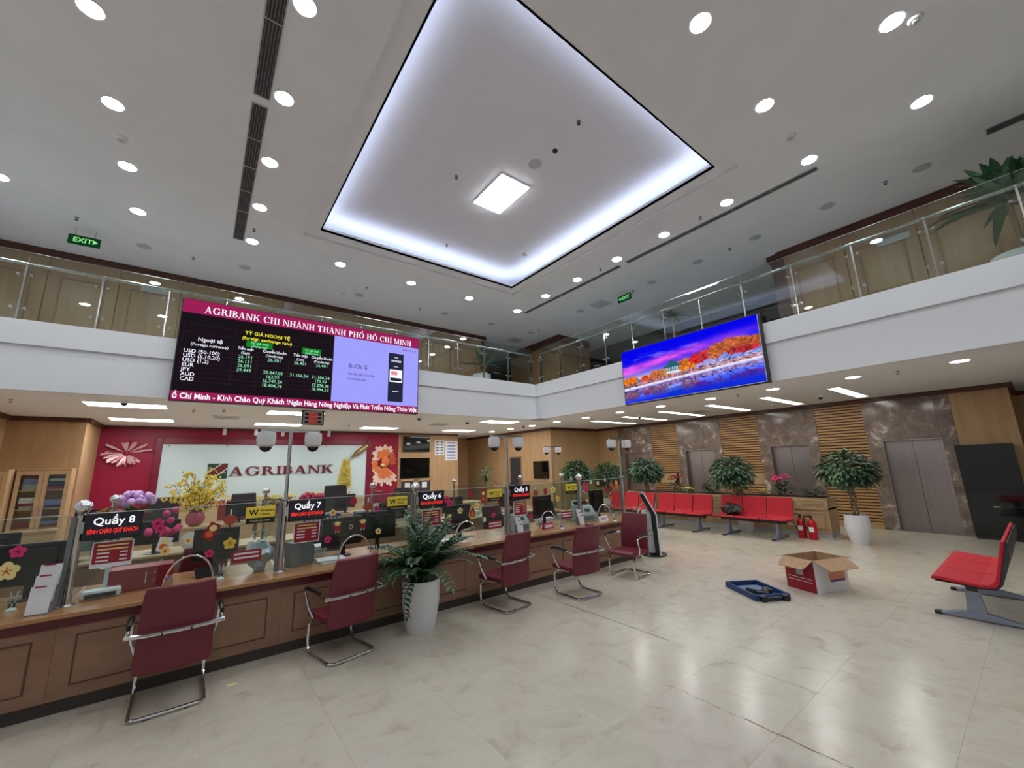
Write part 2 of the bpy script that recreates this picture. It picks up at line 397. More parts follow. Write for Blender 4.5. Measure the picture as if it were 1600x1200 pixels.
# ---------------------------------------------------------------- lamps of the ceilings
def downlight(p, rad, mat, label, group, z):
    t = thing('downlight', label, 'downlight', (p[0], p[1], z), 0, group)
    MB().lathe([(rad*1.0, -.006), (rad*1.18, -.008), (rad*1.2, 0), (rad, .0)], 24).build('rim', M['white'], t, smooth=True)
    MB().lathe([(.001, -.0075), (rad, -.007), (rad, -.001), (.001, -.001)], 24).build('lens', M[mat], t)
    return t
dl = None
hi = [(-1.5, y) for y in (5.65, 7.15, 8.64, 10.15)] + [(-3.3, 10.2), (-3.3, 8.64), (-3.3, 7.15)] + [(.43, y) for y in (4.21, 5.66, 7.16, 8.64, 10.15)]
hi += [(x, 10.14) for x in (2.35, 4.28, 6.21, 8.14)] + [(8.12, y) for y in (8.67, 7.31, 5.89, 4.52, 3.08, 1.64, .2)] + [(4.3, 1.62), (6.22, 1.64), (6.22, .21)]
hi += [(x, y) for x in (-1.5, .43, 2.35, 4.3) for y in (-1.2, -4.2)] + [(8.12, -2.6), (6.22, -4.2), (-1.5, 2.7), (-3.3, 2.7)]  # unseen downlights, added outside the view to even out the hall lighting
ORD = ['first', 'second', 'third', 'fourth', 'fifth', 'sixth', 'seventh', 'eighth', 'ninth', 'tenth', 'eleventh']
def hi_label(x, y):
    if y < 0 or (x < 2 and y < 3): return 'round downlight of the high ceiling added out of view to even the light'
    if abs(y-10.14) < .05 and x > 2: return '%s downlight from the slotted diffuser in the row above the rate screen' % ORD[round((x-2.35)/1.93)]
    if abs(x-8.12) < .05: return '%s downlight from the hall corner in the row along the landscape screen balcony' % ORD[round((10.14-y)/1.42)]
    if abs(x-.43) < .05: return '%s downlight from the rate screen balcony in the row beside the slotted diffuser' % ORD[round((10.15-y)/1.49)]
    if abs(x+1.5) < .05: return '%s downlight from the left balcony in the row by the EXIT sign' % ORD[round((10.15-y)/1.49)]
    if x < -3: return '%s downlight from the left balcony in the row beyond the EXIT sign' % ORD[round((10.2-y)/1.5)]
    return {(4.3, 1.62): 'downlight off the coffer edge far from both balcony screens', (6.22, 1.64): 'downlight between the coffer edge and the landscape screen balcony', (6.22, .21): 'downlight beside a smoke detector away from the coffer'}[(x, y)]
for x, y in hi:
    if dl is None: dl = downlight((x, y), .115, 'lamp', hi_label(x, y), 'downlights of the high ceiling', ZC)
    else: inst(dl, (x, y, ZC), 0, hi_label(x, y))
d2 = None
for k in range(11):
    p = (9.45 + .02*k, .57 + 1.345*k)
    lab = '%s downlight from the office end of the low ceiling row before the lifts' % ORD[10-k]
    if d2 is None: d2 = downlight(p, .11, 'lamplow', lab, 'downlights under the balcony', ZL)
    else: inst(d2, (p[0], p[1], ZL), 0, lab)
pl = thing('light_panel', 'light panel of the low ceiling under the balcony face near the file cabinets', 'light panel', (-1.3, 11.08, ZL), 0, 'light panels over the staff area')
MB().box(-.6, .6, -.3, .3, -.008, -.002).build('diffuser', M['panel'], pl)
MB().box(-.62, .62, -.32, -.3, -.01, 0).box(-.62, .62, .3, .32, -.01, 0).box(-.62, -.6, -.3, .3, -.01, 0).box(.6, .62, -.3, .3, -.01, 0).build('frame', M['white'], pl)
for p, lab in (((-1.3, 13.88), 'light panel of the low ceiling above the ribbon burst decoration'), ((1.75, 11.08), 'light panel beside the hanging red LED board'), ((1.75, 13.88), 'light panel above the bank name on the pale glass'),
               ((4.85, 14.0), 'light panel above the pouring bottle decoration'), ((8.05, 14.0), 'light panel above the white notices on the wood wall'), ((7.72, 10.75), 'light panel under the corner of the two balconies')): inst(pl, (p[0], p[1], ZL), 0, lab)
lp = thing('linear_light', 'first narrow light strip from the black cabinet before the lifts', 'light strip', (11.75, 2.5, ZL), 0, 'light strips before the lifts')
MB().box(-1.18, 1.18, -.1, .1, -.006, -.002).build('diffuser', M['thin'], lp)
MB().box(-1.2, 1.2, -.12, -.1, -.01, 0).box(-1.2, 1.2, .1, .12, -.01, 0).box(-1.2, -1.18, -.1, .1, -.01, 0).box(1.18, 1.2, -.1, .1, -.01, 0).build('frame', M['white'], lp)
for k, y in enumerate((3.85, 5.2, 6.6, 7.95, 9.25)): inst(lp, (11.75, y, ZL), 0, '%s narrow light strip from the black cabinet before the lifts' % ORD[k+1])
# square lamp of the coffer
cs = [at(x, y, 'z', ZCOF-.04) for x, y in ((740, 316), (786, 272), (825, 294), (781, 335))]
cx = sum(p.x for p in cs)/4; cy = sum(p.y for p in cs)/4
wx = (abs(cs[0].x-cs[3].x)+abs(cs[1].x-cs[2].x))/4; wy = (abs(cs[0].y-cs[1].y)+abs(cs[3].y-cs[2].y))/4
t = thing('coffer_lamp', 'big glowing rectangular panel lamp in the middle of the lit ceiling coffer', 'ceiling lamp', (cx, cy, ZCOF))
MB().box(-wx, wx, -wy, wy, -.045, -.03).build('diffuser', M['cofferlamp'], t, bevel=.03)
MB().box(-wx-.01, wx+.01, -wy-.01, wy+.01, -.032, 0).build('housing', M['white'], t)

# ---------------------------------------------------------------- lettering
def text_mb(txt, h, bold=0.0, squash=1.0):
    """outline text as flat faces in the x-z plane, cap height about h, facing -y; returns (mb, width)"""
    cu = bpy.data.curves.new('t', 'FONT'); cu.body = txt; cu.resolution_u = 2; cu.size = 1; cu.offset = bold; cu.fill_mode = 'FRONT'
    o = bpy.data.objects.new('t', cu); me = bpy.data.meshes.new_from_object(o)
    k = h/.70; mb = MB()
    mb.v = [(v.co.x*k*squash, 0, v.co.y*k) for v in me.vertices]; mb.f = [tuple(p.vertices) for p in me.polygons]
    bpy.data.objects.remove(o); bpy.data.curves.remove(cu); bpy.data.meshes.remove(me)
    wd = max((v[0] for v in mb.v), default=0)
    return mb, wd
def put_text(dst, txt, x, y, z, h, bold=.012, anchor='l', width=None, squash=1.0):
    mb, wd = text_mb(txt, h, bold, squash)
    s = 1.0
    if width: s = width/max(wd, 1e-6); wd = width
    dx = x - (wd/2 if anchor == 'c' else wd if anchor == 'r' else 0)
    dst.add([(v[0]*s+dx, y, v[2]+z) for v in mb.v], mb.f)
    return wd
def rect(a, b, c, d): return [(a, c), (b, c), (b, d), (a, d)]
def arc(cx, cy, rx, ry, ix, iy, a0, a1, n=14):
    out = []
    for i in range(n):
        p, q = RAD(a0+(a1-a0)*i/n), RAD(a0+(a1-a0)*(i+1)/n)
        out.append([(cx+rx*math.cos(p), cy+ry*math.sin(p)), (cx+rx*math.cos(q), cy+ry*math.sin(q)), (cx+ix*math.cos(q), cy+iy*math.sin(q)), (cx+ix*math.cos(p), cy+iy*math.sin(p))])
    return out
def serif_glyph(ch):
    T, t, s, o = .17, .07, .055, .075
    def stem(x, w=T): return [rect(x, x+w, 0, 1), rect(x-o, x+w+o, 0, s), rect(x-o, x+w+o, 1-s, 1)]
    def diag(x0, x1, w, y0=0, y1=1): return [[(x0, y0), (x0+w, y0), (x1+w, y1), (x1, y1)]]
    def foot(x, w): return [rect(x-o, x+w+o, 0, s)]
    acc = {'Á': ('A', "'"), 'À': ('A', '`'), 'Ố': ('O', "^'"), 'Ồ': ('O', '^`'), 'Í': ('I', "'")}
    if ch in acc:
        b, a = acc[ch]; P, wd = serif_glyph(b); P = list(P); c = wd/2 - .04; y = 1.06
        for k in a:
            if k == '^': P += [[(c-.17, y), (c-.1, y), (c+.02, y+.14), (c-.04, y+.17)], [(c+.17, y), (c+.1, y), (c-.02, y+.14), (c+.04, y+.17)]]; c += .14; y += .1
            elif k == "'": P += [[(c-.06, y), (c, y), (c+.13, y+.2), (c+.02, y+.2)]]
            else: P += [[(c+.06, y), (c, y), (c-.13, y+.2), (c-.02, y+.2)]]
        return P, wd
    G = {'I': (stem(.09), .4),
         'A': (diag(.06, .33, .06) + diag(.56, .3, .17) + [rect(.18, .62, .28, .34)] + foot(.06, .06) + foot(.56, .17), .88),
         'H': (stem(.09) + stem(.58) + [rect(.2, .62, .47, .54)], .92),
         'N': (stem(.09, t) + diag(.62, .06, .16) + [rect(.7, .77, 0, 1), rect(.62, .85, 1-s, 1)], .93),
         'M': (stem(.09, t) + diag(.42, .08, .17) + diag(.47, .78, .07) + stem(.76), 1.12),
         'T': ([rect(.3, .47, 0, 1), rect(.2, .57, 0, s), rect(.02, .75, .94, 1), [(.02, .72), (.06, .72), (.12, .95), (.02, .95)], [(.75, .72), (.71, .72), (.65, .95), (.75, .95)]], .84),
         'P': (stem(.09) + arc(.26, .74, .38, .26, .2, .2, -90, 90) + [rect(.2, .28, .94, 1), rect(.2, .28, .48, .54)], .74),
         'R': (stem(.09) + arc(.26, .75, .38, .25, .2, .19, -90, 90) + [rect(.2, .28, .94, 1), rect(.2, .28, .5, .56)] + diag(.62, .32, .18, 0, .53) + foot(.66, .12), .9),
         'B': (stem(.09) + arc(.26, .755, .34, .245, .17, .185, -90, 90) + arc(.26, .265, .4, .265, .21, .2, -90, 90) + [rect(.2, .28, .94, 1), rect(.2, .28, .48, .545), rect(.2, .28, 0, .06)], .78),
         'K': (stem(.09) + diag(.2, .62, .07, .4, 1) + diag(.62, .32, .18, 0, .62) + foot(.66, .12) + [rect(.52, .8, 1-s, 1)], .92),
         'O': (arc(.47, .5, .43, .53, .25, .47, 0, 360, 26), .98),
         'C': (arc(.47, .5, .43, .53, .25, .47, 42, 318, 22) + [[(.74, .64), (.79, .64), (.79, .98), (.72, .9)]], .9),
         'G': (arc(.47, .5, .43, .53, .25, .47, 42, 312, 22) + [[(.74, .64), (.79, .64), (.79, .98), (.72, .9)], rect(.66, .83, .04, .45), rect(.56, .9, .4, .45)], .98)}
    return G.get(ch, ([], .38))
def serif_text(dst, txt, x, y, z, h, width, depth=0):
    tot = sum(serif_glyph(c)[1] for c in txt); k = width/tot; cx = 0
    for ch in txt:
        P, wd = serif_glyph(ch)
        for poly in P:
            pts = [(x+(cx+a)*k, y, z+b*h) for a, b in poly]
            if depth: dst.prism(pts, (0, -depth, 0))
            else: dst.add(pts, [tuple(range(len(pts)))])
        cx += wd
    return dst

# ---------------------------------------------------------------- glass railings on the balconies
def railing(name, label, along, pos, fixed, sign):
    """posts at `pos` along the axis `along`; the line stands at `fixed` on the other axis"""
    t = thing(name, label, 'railing', (0, 0, ZK))
    def P(a, b): return (a, fixed+b) if along == 'x' else (fixed+b, a)
    def bx(mb, a0, a1, b0, b1, z0, z1):
        (x0, y0), (x1, y1) = P(a0, b0), P(a1, b1)
        mb.box(min(x0, x1), max(x0, x1), min(y0, y1), max(y0, y1), z0, z1)
    for k, a in enumerate(pos):
        m = MB(); bx(m, a-.012, a+.012, .0, .045, 0, .98); bx(m, a-.03, a+.03, -.01, .055, 0, .02); bx(m, a-.018, a+.018, -.004, .05, .1, .2); bx(m, a-.018, a+.018, -.004, .05, .78, .9)
        p = m.build('post', M['stain'], t)
        for s in (-1, 1):
            for z in (.22, .8):
                m = MB(); q = P(a+s*.075, -.028); r = P(a+s*.075, .03)
                m.tube([(q[0], q[1], z), (r[0], r[1], z)], .022, 10); e0 = P(a, .02); e1 = P(a+s*.075, .02)
                m.tube([(e0[0], e0[1], z), (e1[0], e1[1], z)], .008, 6)
                m.build('clamp', M['chrome'], p, smooth=True)
        if k:
            m = MB(); bx(m, pos[k-1]+.012, a-.012, -.014, -.004, .03, 1.2); m.build('pane', M['railglass'], t)
            m = MB(); bx(m, pos[k-1]+.012, a-.012, -.015, -.003, 1.2, 1.208); m.build('pane_edge', M['stain'], t)
    q = P(pos[0], .022); r = P(pos[-1], .022)
    MB().tube([(q[0], q[1], 1.01), (r[0], r[1], 1.01)], .028, 10).build('handrail', M['stain'], t, smooth=True)
    return t
railing('glass_railing', 'glass railing on the balcony above the exchange rate screen', 'x', [-4.5 + .92*k for k in range(14)] + [8.42], YB+.06, 1)
railing('glass_railing', 'glass railing on the balcony above the landscape screen', 'y', [-1.3 + .905*k for k in range(13)], XB+.06, 1)

# ---------------------------------------------------------------- exchange rate screen
X0, X1, Z0, Z1, YF = -.58, 4.29, 3.18, 5.17, 9.60
led = thing('rate_screen', 'wide LED screen with exchange rates and a phone picture on the balcony face', 'screen', (0, YF, 0))
MB().box(X0-.02, X1+.02, .004, YB-YF-.045, Z0-.02, Z1+.02).build('cabinet', M['black'], led, bevel=.006)
M['led_mag'] = emit('led_magenta', C(158,30,88), 1.0); M['led_blk'] = emit('led_black', C(30,24,30), .8); M['led_lav'] = emit('led_lavender', C(160,160,255), 1.0)
M['led_txt'] = emit('led_text', (.86, .88, 1, 1), 1.2); M['led_yel'] = emit('led_yellow', C(250,240,60), 1.1); M['led_grn'] = emit('led_green', C(60,220,80), 1.0)
M['led_mint'] = emit('led_mint', C(150,235,190), 1.0); M['led_line'] = emit('led_line', C(70,34,50), .9); M['led_phone'] = emit('led_phone', C(40,42,62), .9); M['led_ink'] = emit('led_ink', C(50,46,80), .8)
M['led_gr2'] = emit('led_greenbox', C(20,140,40), .9)
W_, H_ = X1-X0, Z1-Z0
U = lambda u: X0 + u*W_
V = lambda v: Z1 - v*H_
MB().box(X0, X1, 0, .004, V(.135), Z1).build('title_bar', M['led_mag'], led)
MB().box(X0, X1, 0, .004, Z0, V(.915)).build('ticker_bar', M['led_mag'], led)
MB().box(X0, U(.57), 0, .004, V(.915), V(.135)).build('rate_table', M['led_blk'], led)
MB().box(U(.57), X1, 0, .004, V(.915), V(.135)).build('advert_panel', M['led_lav'], led)
m = MB(); serif_text(m, 'AGRIBANK CHI NHÁNH THÀNH PHỐ HỒ CHÍ MINH', U(.07), -.002, V(.115), .135, W_*.89)
m.build('title_lettering', M['led_txt'], led)['kind'] = 'stuff'
m = MB(); put_text(m, 'ồ Chí Minh - Kính Chào Quý Khách !Ngân Hàng Nông Nghiệp Và Phát Triển Nông Thôn Việt', U(.004), -.002, V(.984), .105, .02, width=W_*.992)
m.build('ticker_lettering', M['led_txt'], led)['kind'] = 'stuff'
m = MB()
for v in (.245, .33, .5, .545, .59, .635, .68, .725, .77, .815): m.box(U(.012), U(.565), -.001, 0, V(v)-.002, V(v)+.002)
for u in (.012, .178, .265, .385, .475, .565): m.box(U(u)-.002, U(u)+.002, -.001, 0, V(.86), V(.245))
m.build('table_rule', M['led_line'], led)['kind'] = 'stuff'
m = MB(); put_text(m, 'TỶ GIÁ NGOẠI TỆ', U(.298), -.002, V(.275), .07, .012, 'c'); put_text(m, '(foreign exchange rate)', U(.298), -.002, V(.33), .068, .01, 'c'); m.build('heading_lettering', M['led_yel'], led)['kind'] = 'stuff'
MB().box(U(.222), U(.318), -.0012, -.0002, V(.405), V(.34)).build('heading_box', M['led_gr2'], led)
MB().box(U(.435), U(.515), -.0012, -.0002, V(.405), V(.335)).build('heading_box', M['led_gr2'], led)
m = MB(); put_text(m, 'Tỷ giá mua', U(.27), -.002, V(.37), .05, .015, 'c'); put_text(m, '(Buying rate)', U(.27), -.002, V(.402), .038, .015, 'c')
put_text(m, 'Tỷ giá bán', U(.475), -.002, V(.37), .05, .015, 'c'); put_text(m, '(Selling rate)', U(.475), -.002, V(.402), .038, .015, 'c')
m.build('column_lettering', M['led_mint'], led)['kind'] = 'stuff'
m = MB()
put_text(m, 'Ngoại tệ', U(.1), -.002, V(.41), .075, .008, 'c'); put_text(m, '(Foreign currency)', U(.1), -.002, V(.46), .056, .006, 'c')
for a, b, u in (('Tiền mặt', '(Cash)', .222), ('Chuyển khoản', '(Transferring)', .328), ('Tiền mặt', '(Cash)', .43), ('Chuyển khoản', '(Transferring)', .52)):
    put_text(m, a, U(u), -.002, V(.445), .06, .006, 'c', squash=.85); put_text(m, b, U(u), -.002, V(.488), .05, .006, 'c', squash=.8)
rows = ['USD (50-100)', 'USD (5,10,20)', 'USD (1,2)', 'EUR', 'JPY', 'AUD', 'CAD']
rv = [.535 + .046*i for i in range(7)]
for v, s in zip(rv, rows): put_text(m, s, U(.02), -.002, V(v), .07, .006)
m.build('currency_lettering', M['led_txt'], led)['kind'] = 'stuff'
m = MB()
cells = {(0, .222): '26.151', (1, .222): '26.131', (2, .222): '26.091', (3, .222): '29.449', (0, .328): '26.181', (0, .43): '26.401', (0, .52): '26.401',
         (3, .328): '29.847,01', (4, .328): '163,92', (5, .328): '16.742,24', (6, .328): '18.404,78', (3, .43): '31.106,24', (3, .52): '31.106,24', (4, .52): '172,59', (5, .52): '17.278,36', (6, .52): '18.994,13'}
for (r, u), s in cells.items(): put_text(m, s, U(u), -.002, V(rv[r]), .066, .004, 'c')
m.build('rate_lettering', M['led_mint'], led)['kind'] = 'stuff'
m = MB(); put_text(m, 'Bước 5', U(.64), -.002, V(.5), .105, .005); put_text(m, 'Xác thực giấy tờ tùy thân', U(.64), -.002, V(.585), .056, .005, width=.62); put_text(m, 'theo hướng dẫn', U(.64), -.002, V(.645), .056, .005, width=.42)
m.build('advert_lettering', M['led_ink'], led)['kind'] = 'stuff'
m = MB(); put_text(m, 'AGRIBANK PLUS', U(.985), -.002, V(.19), .036, .01, 'r'); m.build('corner_lettering', M['redprint'], led)['kind'] = 'stuff'
MB().box(U(.838), U(.918), -.003, 0, V(.87), V(.245)).build('phone_picture', M['led_phone'], led, bevel=.05, seg=4)
MB().box(U(.845), U(.911), -.006, -.0045, V(.62), V(.46)).build('card_picture', M['led_txt'], led)
MB().box(U(.848), U(.908), -.008, -.0065, V(.605), V(.565)).build('card_bar', M['led_phone'], led)
MB().box(U(.852), U(.885), -.008, -.0065, V(.53), V(.48)).build('card_photo', emit('led_peach', C(230,150,150), 1), led)
m = MB()
for v, a in ((.3, .3), (.34, .8), (.355, .8), (.42, .35), (.74, .5)): m.box(U(.878-.033*a), U(.878+.033*a), -.006, -.0045, V(v)-.006, V(v)+.006)
m.build('phone_text', M['led_txt'], led)['kind'] = 'stuff'

# ---------------------------------------------------------------- landscape screen
y0, y1, z0, z1, xf = 2.95, 6.18, 3.225, 4.56, 8.36
tv = thing('landscape_screen', 'wide LED screen showing an autumn lake and pavilion under a blue sunset sky', 'screen', (xf, 0, 0))
MB().box(.004, XB-xf-.045, y0-.05, y1+.02, z0-.03, z1+.02).build('cabinet', M['black'], tv, bevel=.006)
NX, NY = 340, 140
npr = np.random.RandomState(3)
def vnoise(u, v, seed):
    r = np.random.RandomState(seed).rand(64, 64)
    i, j = np.floor(u).astype(int), np.floor(v).astype(int); a, b = u-i, v-j; a = a*a*(3-2*a); b = b*b*(3-2*b)
    g_ = lambda p, q: r[p % 64, q % 64]
    return (g_(i, j)*(1-a)+g_(i+1, j)*a)*(1-b) + (g_(i, j+1)*(1-a)+g_(i+1, j+1)*a)*b
def fbm(u, v, seed): return sum(vnoise(u*2**k, v*2**k, seed+k)/2**(k+1) for k in range(4))
uu, vv = np.meshgrid(np.linspace(0, 1, NX), np.linspace(0, 1, NY))     # v = 0 at the top
asp = 2.42
def mixc(a, b, f): return a*(1-f[..., None]) + np.array(b)*f[..., None]
img = np.zeros((NY, NX, 3)); hor = .66 - .1*uu
deep, mid, pinkc, pale = np.array((6, 6, 235)), np.array((40, 90, 250)), np.array((235, 90, 240)), np.array((240, 225, 225))
s_ = np.clip(vv/hor, 0, 1)
img[:] = deep
cl = fbm(uu*6+vv*3, vv*14-uu*3, 11)
img = mixc(img, (20, 120, 250), np.clip((uu-.45)*1.6, 0, 1)*np.clip(s_-.25, 0, 1)*1.2)
img = mixc(img, (170, 190, 250), np.clip((cl-.55)*5, 0, 1)*np.clip(1.2-abs(s_-.45)*4, 0, 1)*.8)
band = np.exp(-((s_-.55+.28*(uu-.25))/.13)**2)*np.clip(1.25-uu*.9, .1, 1)
img = mixc(img, pinkc, np.clip(band*(.55+cl), 0, 1))
low = np.clip((s_-.62+.1*uu)*3.2, 0, 1)*np.clip(1.15-uu*.75, 0, 1)
img = mixc(img, pale, np.clip(low, 0, 1))
cl2 = fbm(uu*9, vv*22+uu*4, 31)
img = mixc(img, (110, 50, 200), np.clip((cl2-.52)*7, 0, 1)*np.clip(1-abs(s_-.52)*6, 0, 1)*np.clip(1.6-uu*2.2, 0, 1))
def tree(cu, cv, ru, rv_, col, seed):
    global img
    n = fbm(uu*40, vv*18, seed); n2 = fbm(uu*75, vv*34, seed+9)
    d = ((uu-cu)/ru)**2 + ((vv-cv)/rv_)**2
    f = np.clip((1.15-d-(n-.5)*1.6)*4, 0, 1)*(vv < hor+.12)
    c = np.array(col)*(.45+1.1*n2[..., None])
    img = img*(1-f[..., None]) + np.clip(c, 0, 255)*f[..., None]
img = mixc(img, (60, 120, 210), (np.abs(uu-.13) < .035)*(vv > .6-.5*(.035-np.abs(uu-.13)))*(vv < .66)*1.0)
for a in ((.06, .62, .07, .1, (235, 120, 30), 3), (.2, .62, .05, .08, (225, 80, 40), 4), (.3, .58, .075, .09, (200, 110, 60), 5), (.37, .57, .05, .08, (190, 130, 80), 8),
          (.52, .5, .075, .1, (235, 125, 40), 6), (.61, .45, .06, .09, (215, 40, 40), 7), (.66, .42, .05, .08, (190, 50, 60), 12), (.72, .44, .05, .07, (200, 110, 70), 13),
          (.82, .36, .13, .11, (205, 105, 60), 14), (.95, .38, .1, .1, (180, 90, 50), 15), (.9, .46, .1, .05, (190, 50, 60), 16)): tree(*a)
shore = fbm(uu*60, vv*20, 50)
f = ((vv > hor) & (vv < hor+.075)); img = np.where(f[..., None], np.array((190, 130, 140))*(.5+shore[..., None]), img)
f = ((vv > hor-.05) & (vv < hor+.05) & (uu > .62)); img = np.where((f & (fbm(uu*50, vv*90, 52) > .56))[..., None], np.array((215, 205, 225)), img)
f = ((vv > hor-.02) & (vv < hor+.06)); img = np.where((f & (fbm(uu*70, vv*60, 55) > .58))[..., None], np.array((60, 50, 60)), img)
for cu, cv, hh in ((.83, .4, .16), (.79, .42, .12), (.9, .42, .13), (.055, .62, .08), (.53, .52, .09), (.72, .46, .1)):
    img = np.where(((np.abs(uu-cu-.02*np.sin((vv-cv)*30)) < .0035) & (vv > cv) & (vv < cv+hh))[..., None], np.array((60, 34, 40)), img)
f = ((vv > hor+.06) & (vv < hor+.085)); img = np.where(f[..., None], np.array((235, 235, 245)), img)
# pavilion
pv = (np.abs(uu-.42) < .045) & (vv > .48) & (vv < .575); img = np.where(pv[..., None], np.array((120, 150, 165))*(.6+.8*(np.floor(uu*160) % 2)[..., None]), img)
rf = (np.abs(uu-.42) < .02+.07*np.clip((vv-.39)/.1, 0, 1)**1.6) & (vv > .37) & (vv < .49); img = np.where(rf[..., None], np.array((40, 95, 115)), img)
rf = (np.abs(uu-.42) < .05) & (vv > .565) & (vv < .59); img = np.where(rf[..., None], np.array((235, 235, 235)), img)
# water
wl = hor+.085; ref = np.clip(2*wl-vv+.015*(fbm(uu*8, vv*60, 70)-.5), 0, .999)
ri = np.clip((ref*(NY-1)).astype(int), 0, NY-1); ci = np.clip(((uu+.02*(fbm(uu*10, vv*50, 80)-.5))*(NX-1)).astype(int), 0, NX-1)
rfl = img[ri, ci]*np.array((.8, .8, .95)) + np.array((0, 10, 40))
dk = np.clip((vv-wl)/.3, 0, 1)
rfl = mixc(rfl, (10, 40, 225), np.clip(dk*1.3-.25, 0, .95))
img = np.where((vv > wl)[..., None], rfl, img)
lin = np.clip(img/255, 0, 1); lin = np.where(lin <= .04045, lin/12.92, ((lin+.055)/1.055)**2.4)
vs_ = [(0, y1-(y1-y0)*i/(NX-1), z1-(z1-z0)*j/(NY-1)) for j in range(NY) for i in range(NX)]
fs_ = [(j*NX+i, (j+1)*NX+i, (j+1)*NX+i+1, j*NX+i+1) for j in range(NY-1) for i in range(NX-1)]
me = bpy.data.meshes.new('picture'); me.from_pydata(vs_, [], fs_)
ca = me.color_attributes.new('picture', 'FLOAT_COLOR', 'POINT')
ca.data.foreach_set('color', np.concatenate([lin.reshape(-1, 3), np.ones((NX*NY, 1))], 1).astype(np.float32).ravel())
pm = emit('screen_picture', (1, 1, 1, 1), 1.0); at_ = pm.node_tree.nodes.new('ShaderNodeAttribute'); at_.attribute_name = 'picture'
pm.node_tree.links.new(at_.outputs['Color'], [n for n in pm.node_tree.nodes if n.type == 'EMISSION'][0].inputs[0])
me.materials.append(pm); o = bpy.data.objects.new('picture', me); COL.objects.link(o); o.parent = tv; o.location = (-.001, 0, 0)
m = MB(); m.box(-.004, .004, y0-.012, y0, z0-.012, z1); m.box(-.004, .004, y0-.012, y1, z0-.012, z0); m.build('edge_strip', M['lgrey'], tv)

# ---------------------------------------------------------------- red wall: logo, name, decorations
lg = thing('bank_logo', 'green square logo with maroon diagonal bars before the bank name', 'logo', (.17, YR-.061, 1.66))
MB().box(0, .5, -.03, 0, 0, .46).build('plate', M['green'], lg, bevel=.02)
def band(c0, w, d, mat, name):
    # diagonal bar clipped to the square
    import itertools
    pts = []
    S, T2 = .5, .46
    def clip(poly, f):
        out = []
        for i, p in enumerate(poly):
            q = poly[(i+1) % len(poly)]; a, b = f(p), f(q)
            if a >= 0: out.append(p)
            if a*b < 0: k = a/(a-b); out.append((p[0]+(q[0]-p[0])*k, p[1]+(q[1]-p[1])*k))
        return out
    poly = [(0, 0), (S, 0), (S, T2), (0, T2)]
    poly = clip(poly, lambda p: (p[1]-.85*p[0]-c0)); poly = clip(poly, lambda p: (c0+w-(p[1]-.85*p[0])))
    m = MB(); m.prism([(a, -.03, b) for a, b in poly], (0, -d, 0)); return m.build(name, M[mat], lg)
band(-.13, .31, .004, 'paper', 'white_edge'); band(-.10, .25, .009, 'band', 'maroon_bar')
MB().tube([(.02+.06*k + (.02 if k % 2 else -.02), -.042, .23+.05*math.sin(k*1.1)+(k-3.5)*-.03) for k in range(8)], .011, 6).build('yellow_wave', M['yellow'], lg)
nm = serif_text(MB(), 'AGRIBANK', .0, 0, 0, .27, 3.1, .05).build('bank_name', plain('maroon_letter', C(120,22,44), .35))
nm.location = (.72, YR-.061, 1.74); tag(nm, 'maroon serif letters of the bank name on the pale glass', 'lettering')

fw = thing('burst_decoration', 'pink and silver ribbon burst decoration on the crimson wall', 'decoration', (-1.7, YR, 2.45))
M['ribbon'] = plain('silver_pink', C(224,178,180), .3, metal=.3)
for k in range(46):
    a = PI*(.93 + 1.14*(k+rng.random())/46) if k < 34 else rng.uniform(.15, PI-.15); l = rng.uniform(.3, .5)*(.8 if PI*1.25 < a < PI*1.75 else 1)
    d = Vector((math.cos(a), -.3*rng.random(), math.sin(a)*.85)); m = MB(); sd = Vector((-d.z, 0, d.x)).normalized(); wd = rng.uniform(.02, .038); p0 = d*.05 + Vector((0, -.02, 0))
    m.add([p0, p0+d*l*.7+sd*wd, p0+d*l+sd*wd*.7+Vector((0, -.02, 0)), p0+d*l-sd*wd*.7+Vector((0, -.02, 0)), p0+d*l*.7-sd*wd], [(0, 1, 2, 3, 4)])
    m.build('ribbon', M['ribbon'] if k % 4 else M['redprint'], fw)
MB().ball((0, -.06, 0), .07, 10, 6).build('knot', M['redprint'], fw)
MB().box(-.035, .035, -.02, 0, 0, .3).build('hanging_bow', M['ribbon'], fw)

fi = thing('paper_fish', 'orange and white paper goldfish decoration on the crimson wall', 'decoration', (5.64, YR, 1.98))
M['fishw'] = plain('fish_white', C(240,214,196), .5); M['fisho'] = plain('fish_orange', C(226,120,60), .5); M['fishd'] = plain('fish_dark', C(196,84,50), .5)
def fan(cx, cz, a0, a1, r, mat, name, y=-.02, n=7, r0=.05):
    for k in range(n):
        p, q = RAD(a0+(a1-a0)*k/n), RAD(a0+(a1-a0)*(k+.92)/n); rr = r*(.85+.3*((k*37) % 5)/5)
        m = MB().prism([(cx+r0*math.cos(p), y, cz+r0*math.sin(p)), (cx+rr*math.cos(p), y, cz+rr*math.sin(p)), (cx+rr*1.06*math.cos((p+q)/2), y-.02, cz+rr*1.06*math.sin((p+q)/2)), (cx+rr*math.cos(q), y, cz+rr*math.sin(q)), (cx+r0*math.cos(q), y, cz+r0*math.sin(q))], (0, -.012, 0))
        m.build(name, M[mat], fi)
fan(.05, -.05, 222, 322, .72, 'fishw', 'tail_fin', n=11); fan(.05, -.05, 228, 316, .46, 'fisho', 'tail_ray', -.05, 10)
fan(-.2, -.02, 110, 300, .26, 'fisho', 'side_fin', -.03, 9); fan(-.2, -.04, 200, 320, .3, 'fishw', 'side_frill', -.02, 6); fan(.0, .3, 15, 215, .44, 'fishw', 'top_fin', -.02, 13); fan(.02, .3, 25, 205, .28, 'fisho', 'top_ray', -.05, 11)
